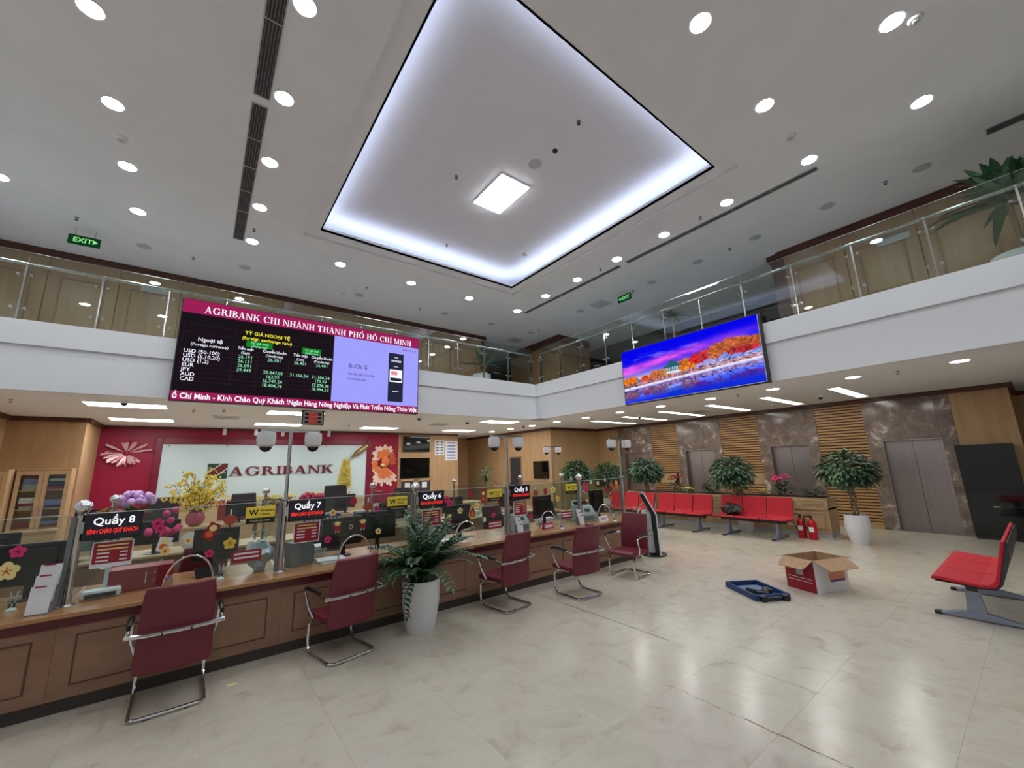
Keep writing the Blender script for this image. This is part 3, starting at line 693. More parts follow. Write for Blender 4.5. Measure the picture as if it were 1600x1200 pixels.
fan(.2, .2, -70, 80, .3, 'fishd', 'back_fin', -.025, 9)
MB().ball((.06, -.09, .14), .2, 14, 8, .8, .35, 1.2).build('body', M['fisho'], fi, smooth=True)
MB().ball((.16, -.14, .28), .03, 8, 5).build('eye', M['black'], fi); MB().ball((-.02, -.1, -.02), .1, 10, 6, 1.2, .4, .6).build('belly', M['cream'], fi)

bo = thing('bottle_decoration', 'tilted gold bottle pouring a stream of yellow blossoms on the pale panel', 'decoration', (4.42, YR-.062, 2.1))
Mx = Matrix.Rotation(RAD(-52), 4, 'Y') @ Matrix.Rotation(PI, 4, 'X')
b = MB().lathe([(.02, -.5), (.09, -.48), (.1, -.2), (.1, 0), (.05, .1), (.04, .2), (.05, .21)], 14)
b.xf(Matrix.Translation((.14, -.125, .3)) @ Matrix.Rotation(RAD(-128), 4, 'Y')).build('bottle', plain('antique_gold', C(150,126,84), .35, metal=.4), bo, smooth=True)
m = MB()
for k in range(420):
    f = rng.random(); x = -.18 - .2*f*.3 + rng.uniform(-1, 1)*(.1+.17*f); z = .08-1.0*f; y = -rng.uniform(.01, .07)
    a = rng.random()*PI; r = .03
    m.add([(x+r*math.cos(a+q*PI*2/5), y+.01*(q % 2), z+r*math.sin(a+q*PI*2/5)) for q in range(5)], [(0, 1, 2, 3, 4)])
o = m.build('blossom_stream', M['yellow'], bo); o['kind'] = 'stuff'
m = MB()
for k in range(120):
    f = rng.random(); x = -.18 - .06*f + rng.uniform(-1, 1)*(.09+.15*f); z = .06-1.0*f; a = rng.random()*PI; r = .016
    m.add([(x+r*math.cos(a+q*PI*2/4), -.075, z+r*math.sin(a+q*PI*2/4)) for q in range(4)], [(0, 1, 2, 3)])
o = m.build('blossom_shade', plain('olive_print', C(120,108,40), .6), bo); o['kind'] = 'stuff'

# screens and notices on the wood wall beside the red wall
t = thing('wall_television', 'black television mounted high on the wood wall beside the crimson wall', 'television', (6.98, YR-.03, 2.77))
MB().box(-.58, .58, -.08, -.03, -.31, .31).build('housing', M['black'], t, bevel=.01); MB().box(-.56, .56, -.083, -.08, -.27, .29).build('screen', M['blackgloss'], t); MB().box(-.2, .2, -.03, 0, -.1, .1).build('bracket', M['dark'], t)
t = thing('dark_wall_niche', 'large unlit dark board below the high wall television', 'board', (6.95, YR-.03, 1.81))
MB().box(-.63, .63, -.03, 0, -.4, .4).build('board', M['blackgloss'], t); MB().box(-.66, .68, -.04, 0, .4, .45).box(.63, .68, -.04, 0, -.4, .4).build('frame', M['wall'], t)
def notice(name, label, x0, x1, z0, z1, cols, rows, ink):
    t = thing(name, label, 'notice', ((x0+x1)/2, YR-.03, (z0+z1)/2)); a, b = (x1-x0)/2, (z1-z0)/2
    MB().box(-a, a, -.012, 0, -b, b).build('sheet', M['paper'], t)
    for c in range(cols):
        for r in range(rows):
            cx = -a + 2*a*(c+.5)/cols; cz = b - 2*b*(r+.6)/(rows+.3)
            MB().box(cx-a/cols*.65, cx+a/cols*.65, -.014, -.012, cz-.03, cz+.03).build('print_block', M[ink], t)
notice('wall_notice', 'white notice with a grid of small coloured blocks on the wood wall', 7.83, 8.28, 2.32, 2.94, 2, 5, 'grey')
M['bluetxt'] = plain('blue_text', C(130,140,200), .6)
notice('wall_notice', 'larger pale notice with blue text at the edge of the wood wall', 8.32, 8.92, 2.09, 2.92, 1, 6, 'bluetxt')
for k, x in enumerate((6.62, 7.35)):
    t = thing('office_door', 'dark doorway with a white paper on the wood wall, %s' % ('beside the crimson wall' if k == 0 else 'beside the notices'), 'door', (x, YR-.03, 0))
    MB().box(-.27, .27, -.03, 0, 0, 1.3).build('leaf', M['dark'], t); MB().box(-.1, .12, -.034, -.03, 1.02, 1.24).build('paper', M['paper'], t); MB().box(-.32, -.27, -.05, 0, 0, 1.36).box(.27, .32, -.05, 0, 0, 1.36).box(-.32, .32, -.05, 0, 1.3, 1.36).build('frame', M['deskwood'], t)

# ---------------------------------------------------------------- teller counter
WORD = {'8': 'eight', '7': 'seven', '6': 'six', '5': 'five'}
POSTS = [-2.35, -.79, .79, 2.33, 3.88, 5.5, 6.73]
YK, YG = 5.05, 5.23
NAMES = {0: 'left of the counter eight post', 1: 'below the counter eight sign', 2: 'below the counter seven sign', 3: 'below the counter six sign', 4: 'below the counter five sign', 5: 'at the ticket kiosk end'}
M['groove'] = plain('groove_brown', C(98,66,50), .5)
wt = MB().box(-3.5, 6.98, 4.93, 6.0, .715, .75).build('counter_worktop', M['top'], bevel=.006)
tag(wt, 'long light wood worktop of the teller counter', 'worktop')
wt2 = MB().box(6.55, 6.98, 6.0, 8.6, .715, .75).build('counter_return_top', M['top'], bevel=.006)
tag(wt2, 'wood worktop returning behind the ticket kiosk end of the counter', 'worktop')
ends = [-3.5] + POSTS[1:6] + [6.9]
for k in range(6):
    a, b = ends[k], ends[k+1]
    t = thing('counter_unit', 'brown wood counter unit with maroon band %s' % NAMES[k], 'counter', ((a+b)/2, YK, 0), 0, 'teller counter units')
    h = (b-a)/2
    MB().box(-h+.001, h-.001, -.02, .5, .1, .715).build('carcass', M['front'], t)
    MB().box(-h+.001, h-.001, -.035, -.02, .63, .715).build('band', M['band'], t)
    MB().box(-h+.001, h-.001, 0, .5, 0, .1).build('kickboard', M['kick'], t)
    n = 2 if h > .6 else 1
    for q in range(n):
        x0, x1 = -h + 2*h*q/n + .13, -h + 2*h*(q+1)/n - .13
        MB().box(x0, x1, -.03, -.02, .2, .55).build('raised_panel', M['front'], t, bevel=.006)
        m = MB(); e = .012
        for s in ((x0-e, x1+e, .2-e, .2), (x0-e, x1+e, .55, .55+e), (x0-e, x0, .2, .55), (x1, x1+e, .2, .55)): m.box(s[0], s[1], -.024, -.02, s[2], s[3])
        m.build('panel_groove', M['groove'], t)
t = thing('counter_unit', 'brown wood counter unit returning behind the ticket kiosk', 'counter', (6.75, 7.27, 0), 0, 'teller counter units')
MB().box(-.15, .15, -1.25, 1.3, .1, .715).build('carcass', M['front'], t); MB().box(-.15, .12, -1.25, 1.3, 0, .1).build('kickboard', M['kick'], t); MB().box(.15, .165, -1.25, 1.3, .63, .715).build('band', M['band'], t)

# posts, glass panes, side screens
def dome_camera(x, y, z, label, sc_=1):
    t = thing('dome_camera', label, 'camera', (x, y, z), 0, 'dome cameras on poles')
    MB().lathe([(.05, .0), (.09, -.01), (.095, -.09), (.085, -.15), (.06, -.17)], 16).build('housing', M['ceramic'], t, smooth=True)
    MB().lathe([(.062, -.165), (.058, -.19), (.035, -.215), (.004, -.225)], 14).build('lens_dome', M['blackgloss'], t, smooth=True)
    return t
bays = ['9', '8', '7', '6', '5', '4']
for k, x in enumerate(POSTS):
    tall = k in (2, 4, 6); nm_ = ['far end', 'counter eight', 'counter seven', 'counter six', 'counter five', 'plain middle', 'ticket kiosk end'][k]
    t = thing('screen_post', 'stainless counter post of the %s' % nm_ + (' rising into a camera pole' if tall else ' topped with a steel ball'), 'post', (x, YG, .75))
    MB().lathe([(.055, 0), (.05, .012), (.028, .02), (.026, .7), (.03, .71), (.03, .73), (.012, .74)], 16).build('tube', M['stain'], t, smooth=True)
    MB().box(-.062, -.028, -.012, .012, .01, .72).build('glass_channel', M['grey'], t)
    if tall:
        MB().tube([(0, 0, .72), (0, 0, 1.5)], .019, 12).build('pole', M['stain'], t, smooth=True)
        MB().box(-.3, .3, -.018, .018, 1.5, 1.53).build('cross_arm', M['stain'], t)
        MB().lathe([(.026, .745), (.05, .752), (.05, .772), (.026, .78)], 14).build('collar', M['stain'], t, smooth=True)
        for s in (-1, 1): dome_camera(x+s*.24, YG, .75+1.499, 'white dome camera on the %s side of the %s camera pole' % ('near' if s < 0 else 'far', nm_))
    else:
        MB().ball((0, 0, .8), .062, 18, 10).build('ball', M['chrome'], t, smooth=True)
    # rear post of the side screen
    t2 = thing('side_screen', 'glass side screen running back from the %s post' % nm_, 'glass screen', (x, YG, .75))
    MB().box(-.005, .005, .06, 1.66, .02, .72).build('pane', M['glass'], t2)
    MB().lathe([(.04, 0), (.022, .012), (.02, .74)], 12, (0, 1.72, 0)).build('rear_post', M['stain'], t2, smooth=True)
    MB().ball((0, 1.72, .79), .05, 14, 8).build('rear_ball', M['chrome'], t2, smooth=True)
for k in range(6):
    a, b = POSTS[k]+.03, POSTS[k+1]-.062
    t = thing('counter_screen', 'clear counter glass with %s' % {0: 'a yellow blossom sticker left of counter eight', 1: 'a big chrome arch right of counter eight', 2: 'a chrome arch right of counter seven', 3: 'a chrome arch right of counter six', 4: 'a chrome arch right of counter five', 5: 'many stickers by the ticket kiosk'}[k], 'glass screen', (a, YG, .75))
    w_ = b-a; cx, r = w_*.5 + .03, .19
    # pane with an arched opening
    n = 12; outer = []
    m = MB()
    arcp = [(cx + r*math.cos(PI-PI*i/n), .02 + .26*math.sin(PI*i/n)) for i in range(n+1)]
    vs2 = [(x, -.005, z) for x, z in arcp] + [(x, .005, z) for x, z in arcp]
    top = .735; vs2 += [(x, -.005, top) for x, z in arcp] + [(x, .005, top) for x, z in arcp]
    q = n+1; fs2 = []
    for i in range(n):
        fs2 += [(i, i+1, 2*q+i+1, 2*q+i), (q+i+1, q+i, 3*q+i, 3*q+i+1), (2*q+i, 2*q+i+1, 3*q+i+1, 3*q+i), (i+1, i, q+i, q+i+1)]
    m.add(vs2, fs2)
    m.box(0, cx-r, -.005, .005, .02, top); m.box(cx+r, w_, -.005, .005, .02, top)
    m.build('pane', M['glass'], t)
    MB().tube([(x, 0, z) for x, z in arcp], .009, 8).build('arch_trim', M['chrome'], t, smooth=True)
    MB().box(0, w_, -.006, .006, top, top+.006).build('pane_edge', M['lgrey'], t)

# counter number signs, rate cards, transfer signs
M['ledpanel'] = plain('sign_face', C(40,38,52), .25)
M['wuyellow'] = plain('sign_yellow', C(250,224,70), .4)
for k, (x, num) in enumerate(((-.79, '8'), (.79, '7'), (2.33, '6'), (3.88, '5'))):
    t = thing('counter_sign', 'black LED counter sign showing the number %s' % WORD[num], 'sign', (x+.22, YG-.03, 1.375), 0, 'counter number signs')
    MB().box(-.19, .19, -.025, .025, -.115, .115).build('case', M['black'], t, bevel=.008)
    MB().box(-.175, .175, -.028, -.025, -.1, .1).build('face', M['ledpanel'], t)
    m = MB(); put_text(m, 'Quầy ' + num, 0, -.0285, .016, .062, .012, 'c'); m.build('number', M['ledwhite'], t)
    m = MB(); put_text(m, 'KÍNH CHÀO QUÝ KHÁCH', 0, -.0285, -.058, .036, .012, 'c', width=.33); m.build('greeting', M['ledred'], t)
    MB().box(-.22, -.18, -.01, .01, -.05, .05).build('bracket', M['stain'], t)
    t = thing('rate_card', 'red printed rate card taped under the counter %s sign' % WORD[num], 'card', (x+.235, YG-.009, 1.13), 0, 'red rate cards')
    MB().box(-.135, .135, -.004, .004, -.11, .11).build('sheet', M['paper'], t)
    MB().box(-.125, .125, -.006, -.004, -.075 if num == '8' else -.1, .1).build('print', M['redprint'], t)
    for r in range(5):
        z = .075 - r*.032
        MB().box(-.1, -.02 if r > 1 else .1, -.0075, -.006, z-.006, z+.006).build('text_line', M['cream'] if r < 2 else M['paper'], t)
        if r > 1: MB().box(.05, .1, -.0075, -.006, z-.006, z+.006).build('text_line', M['paper'], t)
for k, (x, lab) in enumerate(((.56, 'counter seven'), (2.08, 'counter six'), (3.62, 'counter five'), (5.28, 'plain middle'))):
    t = thing('transfer_sign', 'yellow and black money transfer sign on the glass beside the %s post' % lab, 'sign', (x, YG-.011, 1.36), 0, 'money transfer signs')
    MB().box(-.135, .135, -.006, .006, -.03, .085).build('yellow_plate', M['wuyellow'], t, bevel=.004)
    MB().box(-.13, .135, -.005, .006, -.085, -.03).build('black_plate', M['black'], t)
    m = MB(); put_text(m, 'W', -.105, -.0075, .0, .055, .03); m.build('emblem', M['black'], t)
    m = MB(); put_text(m, 'Western', -.005, -.0075, .032, .026, .015); put_text(m, 'Union', -.005, -.0075, -.006, .026, .015); m.build('lettering', M['black'], t)
    m = MB(); put_text(m, 'Chuyển tiền nhanh', 0, -.0065, -.066, .018, .0, 'c', width=.18); m.build('footer', M['cream'], t)
for k, (x, z, lab) in enumerate(((.47, .96, 'counter seven'), (3.62, .93, 'counter five'), (5.14, .93, 'plain middle'))):
    t = thing('rule_plate', 'crimson plate with two white lines beside the %s post' % lab, 'sign', (x, YG-.009, z), 0, 'crimson text plates')
    MB().box(-.13, .13, -.004, .004, -.055, .055).build('plate', M['redprint'], t)
    for q, zz in enumerate((.025, -.015)): MB().box(-.11, .11, -.0055, -.004, zz-.009, zz+.009).build('text_line', M['paper'], t)

# stickers on the glass
def flower_sticker(px_, py_, r, mat, label, proud=0):
    p = at(px_, py_, 'y', YG-.005-proud); t = thing('blossom_sticker', label, 'sticker', (p.x, YG-.005-proud, p.z))
    pts = []
    for i in range(40):
        a = 2*PI*i/40; rr = r*(.72+.28*abs(math.cos(2.5*a))); pts.append((rr*math.cos(a+.3), 0, rr*math.sin(a+.3)))
    MB().prism(pts, (0, -.003, 0)).build('petals', M[mat], t)
    m = MB()
    for q in range(5):
        a = 2*PI*q/5 + .3; m.box(0, r*.45, -.0045, -.003, -.004, .004, Matrix.Rotation(-a, 4, 'Y'))
    m.build('stamens', M['orange'] if mat != 'pink' else M['redprint'], t)
for i, a in enumerate(((10, 893, .075, 'cream', 'big cream blossom sticker left of the counter eight post'), (28, 862, .05, 'pink', 'pink blossom sticker on the dark glass left of counter eight'),
        (294, 845, .035, 'cream', 'small cream blossom sticker high on the glass right of counter eight'), (258, 861, .045, 'cream', 'pale blossom sticker on the glass near the counter eight card'),
        (359, 849, .058, 'yellow', 'large yellow blossom sticker above the monitor left of counter seven'), (327, 865, .04, 'pink', 'pink blossom sticker beside the large yellow one left of counter seven'),
        (247, 818, .05, 'pink', 'magenta blossom sticker right of the counter eight sign'), (250, 826, .045, 'pink', 'lower magenta blossom sticker right of the counter eight sign'), (520, 801, .042, 'cream', 'cream blossom sticker beside the counter seven sign'),
        (512, 843, .042, 'pink', 'pink blossom sticker right of the counter seven card'), (588, 795, .04, 'pink', 'pink blossom sticker left of the transfer sign by counter six'), (591, 830, .04, 'cream', 'small cream blossom sticker above the chair backs near counter six'),
        (698, 780, .05, 'pink', 'magenta blossom sticker beside the counter six sign'), (702, 786, .05, 'pink', 'lower magenta blossom sticker beside the counter six sign'), (719, 798, .045, 'cream', 'cream blossom sticker over the dark folder right of counter six'),
        (771, 805, .04, 'pink', 'pink blossom sticker left of the counter five post'), (864, 765, .06, 'cream', 'tall cream blossom sticker right of the counter five sign'), (871, 779, .05, 'yellow', 'yellow green blossom sticker beside the plain middle post'),
        (830, 807, .04, 'pink', 'pink blossom sticker over the printer right of counter five'), (745, 790, .05, 'cream', 'cream blossom sticker over the red drop card'), (916, 765, .06, 'pink', 'magenta blossom sticker by the ticket kiosk end'),
        (914, 757, .05, 'pink', 'upper magenta blossom sticker by the ticket kiosk end'), (934, 755, .04, 'cream', 'pale blossom sticker by the ticket kiosk end'))):
    flower_sticker(*a, proud=.0045 if i in (3, 7, 13, 21) else 0)      # these lie half over a neighbour
def drop_sticker(px_, py_, h, label):
    p = at(px_, py_, 'y', YG-.005); t = thing('drop_sticker', label, 'sticker', (p.x, YG-.005, p.z))
    def drop(s): return [(s*.62*math.sin(a)*math.sin(a/2)**.9, 0, s*(.25-math.cos(a)*-.75)*1 - s*.3) for a in [2*PI*i/24 for i in range(24)]]
    MB().prism(drop(h), (0, -.003, 0)).build('rim', M['cream'], t); MB().prism(drop(h*.82), (0, -.006, 0)).build('face', M['redprint'], t); MB().prism([(x*.5, 0, z*.5-h*.15) for x, y, z in drop(h)], (0, -.008, 0)).build('motif', M['orange'], t)
drop_sticker(738, 800, .12, 'red and gold drop shaped sticker on the glass left of counter five')
drop_sticker(953, 775, .1, 'red and gold drop shaped sticker by the ticket kiosk end')
def lantern_sticker(px_, py_, r, label):
    p = at(px_, py_, 'y', YG-.005); t = thing('lantern_sticker', label, 'sticker', (p.x, YG-.005, p.z))
    MB().ball((0, 0, 0), r, 14, 6, 1, .06, .85).build('lantern', plain('terracotta', C(170,76,56), .5), t); MB().box(-.006, .006, -.003, 0, r*.8, r*1.7).build('cord', M['paper'], t); MB().box(-.01, .01, -.003, 0, -r*1.5, -r*.8).build('tassel', M['redprint'], t)
lantern_sticker(360, 812, .06, 'red lantern sticker left of the counter seven transfer sign'); lantern_sticker(575, 791, .06, 'red lantern sticker left of the counter six transfer sign')
lantern_sticker(837, 770, .06, 'red lantern sticker right of the counter five sign'); lantern_sticker(955, 758, .06, 'red lantern sticker at the kiosk end glass')
def doll_sticker(px_, py_, s, label):
    p = at(px_, py_, 'y', YG-.005); t = thing('doll_sticker', label, 'sticker', (p.x, YG-.005, p.z))
    MB().box(-.3*s, .3*s, -.003, 0, -.35*s, .15*s).build('dress', M['redprint'], t, bevel=.003); MB().ball((0, 0, .3*s), .24*s, 12, 6, 1, .06, 1).build('face', M['cream'], t); MB().ball((0, .002, .4*s), .3*s, 12, 6, 1.3, .04, .55).build('hat', M['cardboard'], t); MB().box(-.18*s, -.08*s, -.003, 0, -.5*s, -.35*s).build('leg', M['cream'], t); MB().box(.08*s, .18*s, -.003, 0, -.5*s, -.35*s).build('leg', M['cream'], t)
doll_sticker(527, 824, .12, 'little figure in red sticker right of the counter seven sign'); doll_sticker(567, 820, .12, 'little figure in cream hat sticker left of the counter six post'); doll_sticker(702, 811, .12, 'little figure in red sticker right of the counter six card'); doll_sticker(917, 785, .11, 'little figure in red sticker by the kiosk end')
for i, (px_, py_, w_, h_, rr, mat, lab) in enumerate(((330, 830, .1, .16, .5, 'redprint', 'tilted red greeting card on the glass left of counter seven'), (755, 775, .09, .2, 0, 'redprint', 'upright red fish banner on the glass left of counter five'), (963, 757, .08, .16, 0, 'orange', 'upright orange banner on the kiosk end glass'), (257, 850, .1, .12, .2, 'paper', 'white smiling card on the glass near the counter eight card'))):
    p = at(px_, py_, 'y', YG-.005); t = thing('greeting_card', lab, 'card', (p.x, YG-.005, p.z)); t.rotation_euler = (0, rr, 0)
    MB().box(-w_/2, w_/2, -.003, 0, -h_/2, h_/2).build('sheet', M[mat], t); MB().ball((0, -.003, h_*.2), w_*.32, 10, 5, 1, .04, 1).build('motif', M['cream'], t); MB().ball((0, -.003, -h_*.2), w_*.32, 10, 5, 1, .04, 1).build('motif', M['orange'], t)

for i, (px_, py_, mat, lab) in enumerate(((892, 748, 'lgrey', 'pale round tag high on the glass left of the plain middle post'), (923, 753, 'paper', 'white round tag right of the plain middle post'), (945, 750, 'lgrey', 'grey round tag near the orange banner'), (948, 765, 'redprint', 'red round tag under the grey one near the kiosk end'), (852, 768, 'redprint', 'dark red seal on the glass right of counter five'), (757, 812, 'paper', 'white round tag near the crimson plate left of counter five'),
        (548, 823, 'green', 'green leaf cluster tag above the arch of counter seven'), (552, 783, 'redprint', 'dark red ring tag left of the red lantern by counter six'), (735, 772, 'redprint', 'dark red ring tag left of the red fish banner'))):
    p = at(px_, py_, 'y', YG-.005); t = thing('round_tag', lab, 'sticker', (p.x, YG-.005, p.z)); r = .05 if mat == 'redprint' else .035
    MB().ball((0, -.002, 0), r, 14, 6, .85, .05, 1.1).build('disc', M[mat], t); MB().tube([(r*.55*math.cos(a), -.006, r*.65*math.sin(a)) for a in [2*PI*k/12 for k in range(12)]], .003, 5, True).build('ring', M['pink'] if mat == 'redprint' else M['cream'], t)

# ---------------------------------------------------------------- visitor chairs
def visitor_chair():
    t = thing('visitor_chair', '', 'chair')
    W2 = .25
    # seat: x across, +y is the front
    m = MB(); n = 10
    prof = [(-.22, .40), (-.1, .395), (.05, .40), (.18, .405), (.235, .38), (.24, .35), (.2, .335), (0, .34), (-.2, .34)]
    m.prism([(-.235, y, z) for y, z in prof], (.47, 0, 0)); m.build('seat', M['maroon'], t, bevel=.02)
    # backrest, leaning, reaching below the seat
    m = MB(); cols, rws = 8, 8; th = .05; F_, B_ = [], []
    for j in range(rws+1):
        f = j/rws; z = .30+.64*f; y = -.245 - .085*f + .03*math.sin(PI*f)
        hw = W2*(1-.08*f) - (.012 if j in (0, rws) else 0)
        for i in range(cols+1):
            s = -1+2*i/cols; yy = y + .035*s*s
            F_.append((s*hw, yy, z)); B_.append((s*hw, yy-th, z))
    nF = len(F_); fs2 = []
    q = cols+1
    for j in range(rws):
        for i in range(cols):
            a = j*q+i; fs2 += [(a, a+1, a+q+1, a+q), (nF+a+1, nF+a, nF+a+q, nF+a+q+1)]
    for i in range(cols): a = i; b = rws*q+i; fs2 += [(a+1, a, nF+a, nF+a+1), (b, b+1, nF+b+1, nF+b)]
    for j in range(rws): a = j*q; b = j*q+cols; fs2 += [(a, a+q, nF+a+q, nF+a), (b+q, b, nF+b, nF+b+q)]
    m.add(F_+B_, fs2); m.build('backrest', M['maroon'], t, smooth=True, bevel=.016)
    # flat chrome bar over the back, bent into the arms
    MB().tube([(-.31, -.3, .6), (-.2, -.335, .6), (0, -.35, .6), (.2, -.335, .6), (.31, -.3, .6)], .016, 8).build('back_bar', M['chrome'], t, smooth=True)
    for x in (-.09, .09): MB().tube([(x, -.372, .6), (x, -.35, .6)], .008, 8).build('bolt', M['dark'], t)
    for s in (-1, 1):
        a = MB().tube([(s*.3, -.3, .6), (s*.3, -.1, .625), (s*.3, .1, .625), (s*.3, .17, .6), (s*.285, .1, .45), (s*.25, .06, .36)], .013, 8).build('arm', M['chrome'], t, smooth=True)
        MB().tube([(s*.3, -.16, .637), (s*.3, -.02, .645), (s*.3, .1, .642), (s*.3, .165, .625)], [.016, .022, .022, .014], 8).build('arm_pad', M['black'], a, smooth=True)
        # sled leg: from under the seat forward and down, then back along the floor
        MB().tube([(s*.2, -.1, .335), (s*.21, .12, .325), (s*.225, .2, .27), (s*.23, .2, .12), (s*.23, .18, .05), (s*.23, .13, .018), (s*.23, -.22, .018), (s*.225, -.27, .018), (s*.19, -.3, .018)], .0135, 8).build('leg', M['chrome'], t, smooth=True)
    MB().tube([(-.19, -.3, .018), (0, -.305, .018), (.19, -.3, .018)], .0135, 8).build('rear_floor_bar', M['chrome'], t, smooth=True)
    MB().box(-.2, .2, -.12, -.06, .32, .335).build('seat_frame', M['dark'], t)
    for x in (-.12, .12): MB().box(x-.02, x+.02, -.31, -.29, 0, .006).build('glide', M['black'], t)
    return t
vc = visitor_chair()
spots = [(-.03, 4.76, 0.02, 'maroon visitor chair drawn up to the counter at counter eight'), (1.3, 4.725, .2, 'maroon visitor chair between the counter seven sign and the floor plant'),
         (3.36, 4.68, .14, 'maroon visitor chair right of the tall floor plant'), (4.42, 4.38, -.06, 'maroon visitor chair between its neighbour and the side turned chair'), (5.68, 4.42, PI/2+.1, 'maroon visitor chair turned sideways beside the ticket kiosk')]
for k, (x, y, rz, lab) in enumerate(spots):
    c = vc if k == 0 else copy_tree(vc)
    c.location = (x, y, 0); c.rotation_euler = (0, 0, rz); tag(c, lab, 'chair', 'maroon visitor chairs')

# ---------------------------------------------------------------- plants
def pot(t, r0, r1, rm, h, mat='ceramic', n=28):
    MB().lathe([(r0*.98, 0), (r0, .01), (r0*1.02+.25*(rm-r0), h*.12), (rm, h*.55), (r1, h), (r1-.02, h), (r1-.025, h-.06), (.002, h-.06)], n).build('pot', M[mat], t, smooth=True)
    MB().lathe([(r1-.03, h-.058), (.002, h-.045)], n).build('soil', M['soil'], t)
def hem(v, start, lim):
    """bend v softly so that it never passes lim; untouched below start"""
    return v if v <= start else start + (lim-start)*math.tanh((v-start)/(lim-start))
def ramp(z, z0, z1, a, b): f = min(1, max(0, (z-z0)/(z1-z0))); return a+(b-a)*f
def frond(t, base, az, lean, L, n, lw, mat, hang=0, fit=None):
    pts = []; p = Vector(base); el = PI/2-lean*.35
    for i in range(n+1):
        pts.append(p.copy()); el -= lean*1.1/n; p = p + Vector((math.cos(az)*math.cos(el), math.sin(az)*math.cos(el), math.sin(el)))*(L/n)
    m = MB().tube(pts, [.009*(1-.8*i/n) for i in range(n+1)], 5)
    for i in range(2, n+1):
        tng = (pts[i]-pts[i-1]).normalized(); sd = tng.cross(Vector((0, 0, 1)))
        sd = sd.normalized() if sd.length > .05 else Vector((-math.sin(az), math.cos(az), 0))
        f = i/n; l = lw*(1.25-.7*abs(f-.5))
        for s in (-1, 1): m.leaf(pts[i], sd*s*.9+tng*.55+Vector((0, 0, .1)), Vector((0, 0, 1)), l, l*.58)
    m.leaf(pts[-1], tng, Vector((0, 0, 1)), lw, lw*.4)
    if fit: m.v = [fit(*v) for v in m.v]
    return m.build('frond', M[mat], t)
zz = thing('floor_plant', 'big leafy plant in a tall white pot among the visitor chairs', 'plant', (2.17, 4.66, 0))
pot(zz, .155, .215, .21, .54)
def clear_of_counter(x, y, z):
    lim = ramp(z, .96, 1.14, .255, .49)             # worktop edge below, glass above
    y = hem(y, lim-.2, lim)
    side = ramp(z, .98, 1.2, .5, .8)                # the visitor chair on the -x side
    return (-hem(-x, side-.16, side), y, z)
for k in range(58):
    a = k*2.399 + rng.uniform(-.2, .2); ln = rng.uniform(.15, 1.6)
    frond(zz, (rng.uniform(-.1, .1), rng.uniform(-.1, .1), .5), a, ln, rng.uniform(.55, .86), 14, rng.uniform(.085, .125), 'leaf' if k % 3 else 'leafdark', fit=clear_of_counter)
frond(zz, (-.16, -.14, .53), 3.9, 2.6, .46, 9, .085, 'leafdark')
def ball_tree(x, y, label, pr=.2, ph=.58, ctr=1.5, cr=.46, seed=1, potmat='ceramic', nl=1250, group=None, lean=0):
    r = random.Random(seed); t = thing('ball_tree', label, 'tree', (x, y, 0), 0, group)
    pot(t, pr*.72, pr*1.02, pr*1.1, ph, potmat)
    for k in range(3):
        a = k*2.1; m = MB().tube([(.05*math.cos(a+i*.9), .05*math.sin(a+i*.9)+lean*i/6, ph-.06+(ctr-.15-ph)*i/6) for i in range(7)], .022, 6); m.build('trunk', M['bark'], t, smooth=True)
    for b_ in range(7):
        m = MB(); a0 = b_*2*PI/7
        for k in range(nl//7):
            th = a0 + r.uniform(-.5, .5); ph_ = math.acos(r.uniform(-.75, 1)); rr = cr*r.uniform(.55, 1.05)*(1.1 if ph_ > 1.2 else 1)
            d = Vector((math.sin(ph_)*math.cos(th), math.sin(ph_)*math.sin(th), math.cos(ph_)*.82)); p = Vector((0, lean, ctr)) + d*rr
            m.leaf(p, (d+Vector((r.uniform(-.6, .6), r.uniform(-.6, .6), -.5))), d+Vector((0, 0, .4)), r.uniform(.11, .17), r.uniform(.05, .08))
        m.build('foliage', M['leafdark'] if b_ % 3 else M['leaf'], t)
    return t
ball_tree(11.0, 2.63, 'round clipped tree in a white pot beside the end of the wood planter', seed=2)
ball_tree(11.03, 4.855, 'round tree with braided trunk behind the red bench holding the bag', seed=3, pr=.165, ph=.5, ctr=1.45, lean=.2)
ball_tree(11.0, 7.62, 'leafy tree behind the ticket kiosk in front of the lifts', seed=4, ctr=1.5, cr=.46)
ball_tree(10.3, 9.9, 'dense round tree by the wood corner wall', seed=5, ctr=1.5, cr=.45)
ball_tree(11.6, 9.6, 'dark bushy tree between the corner wall and the lifts', seed=6, ctr=1.35, cr=.5)
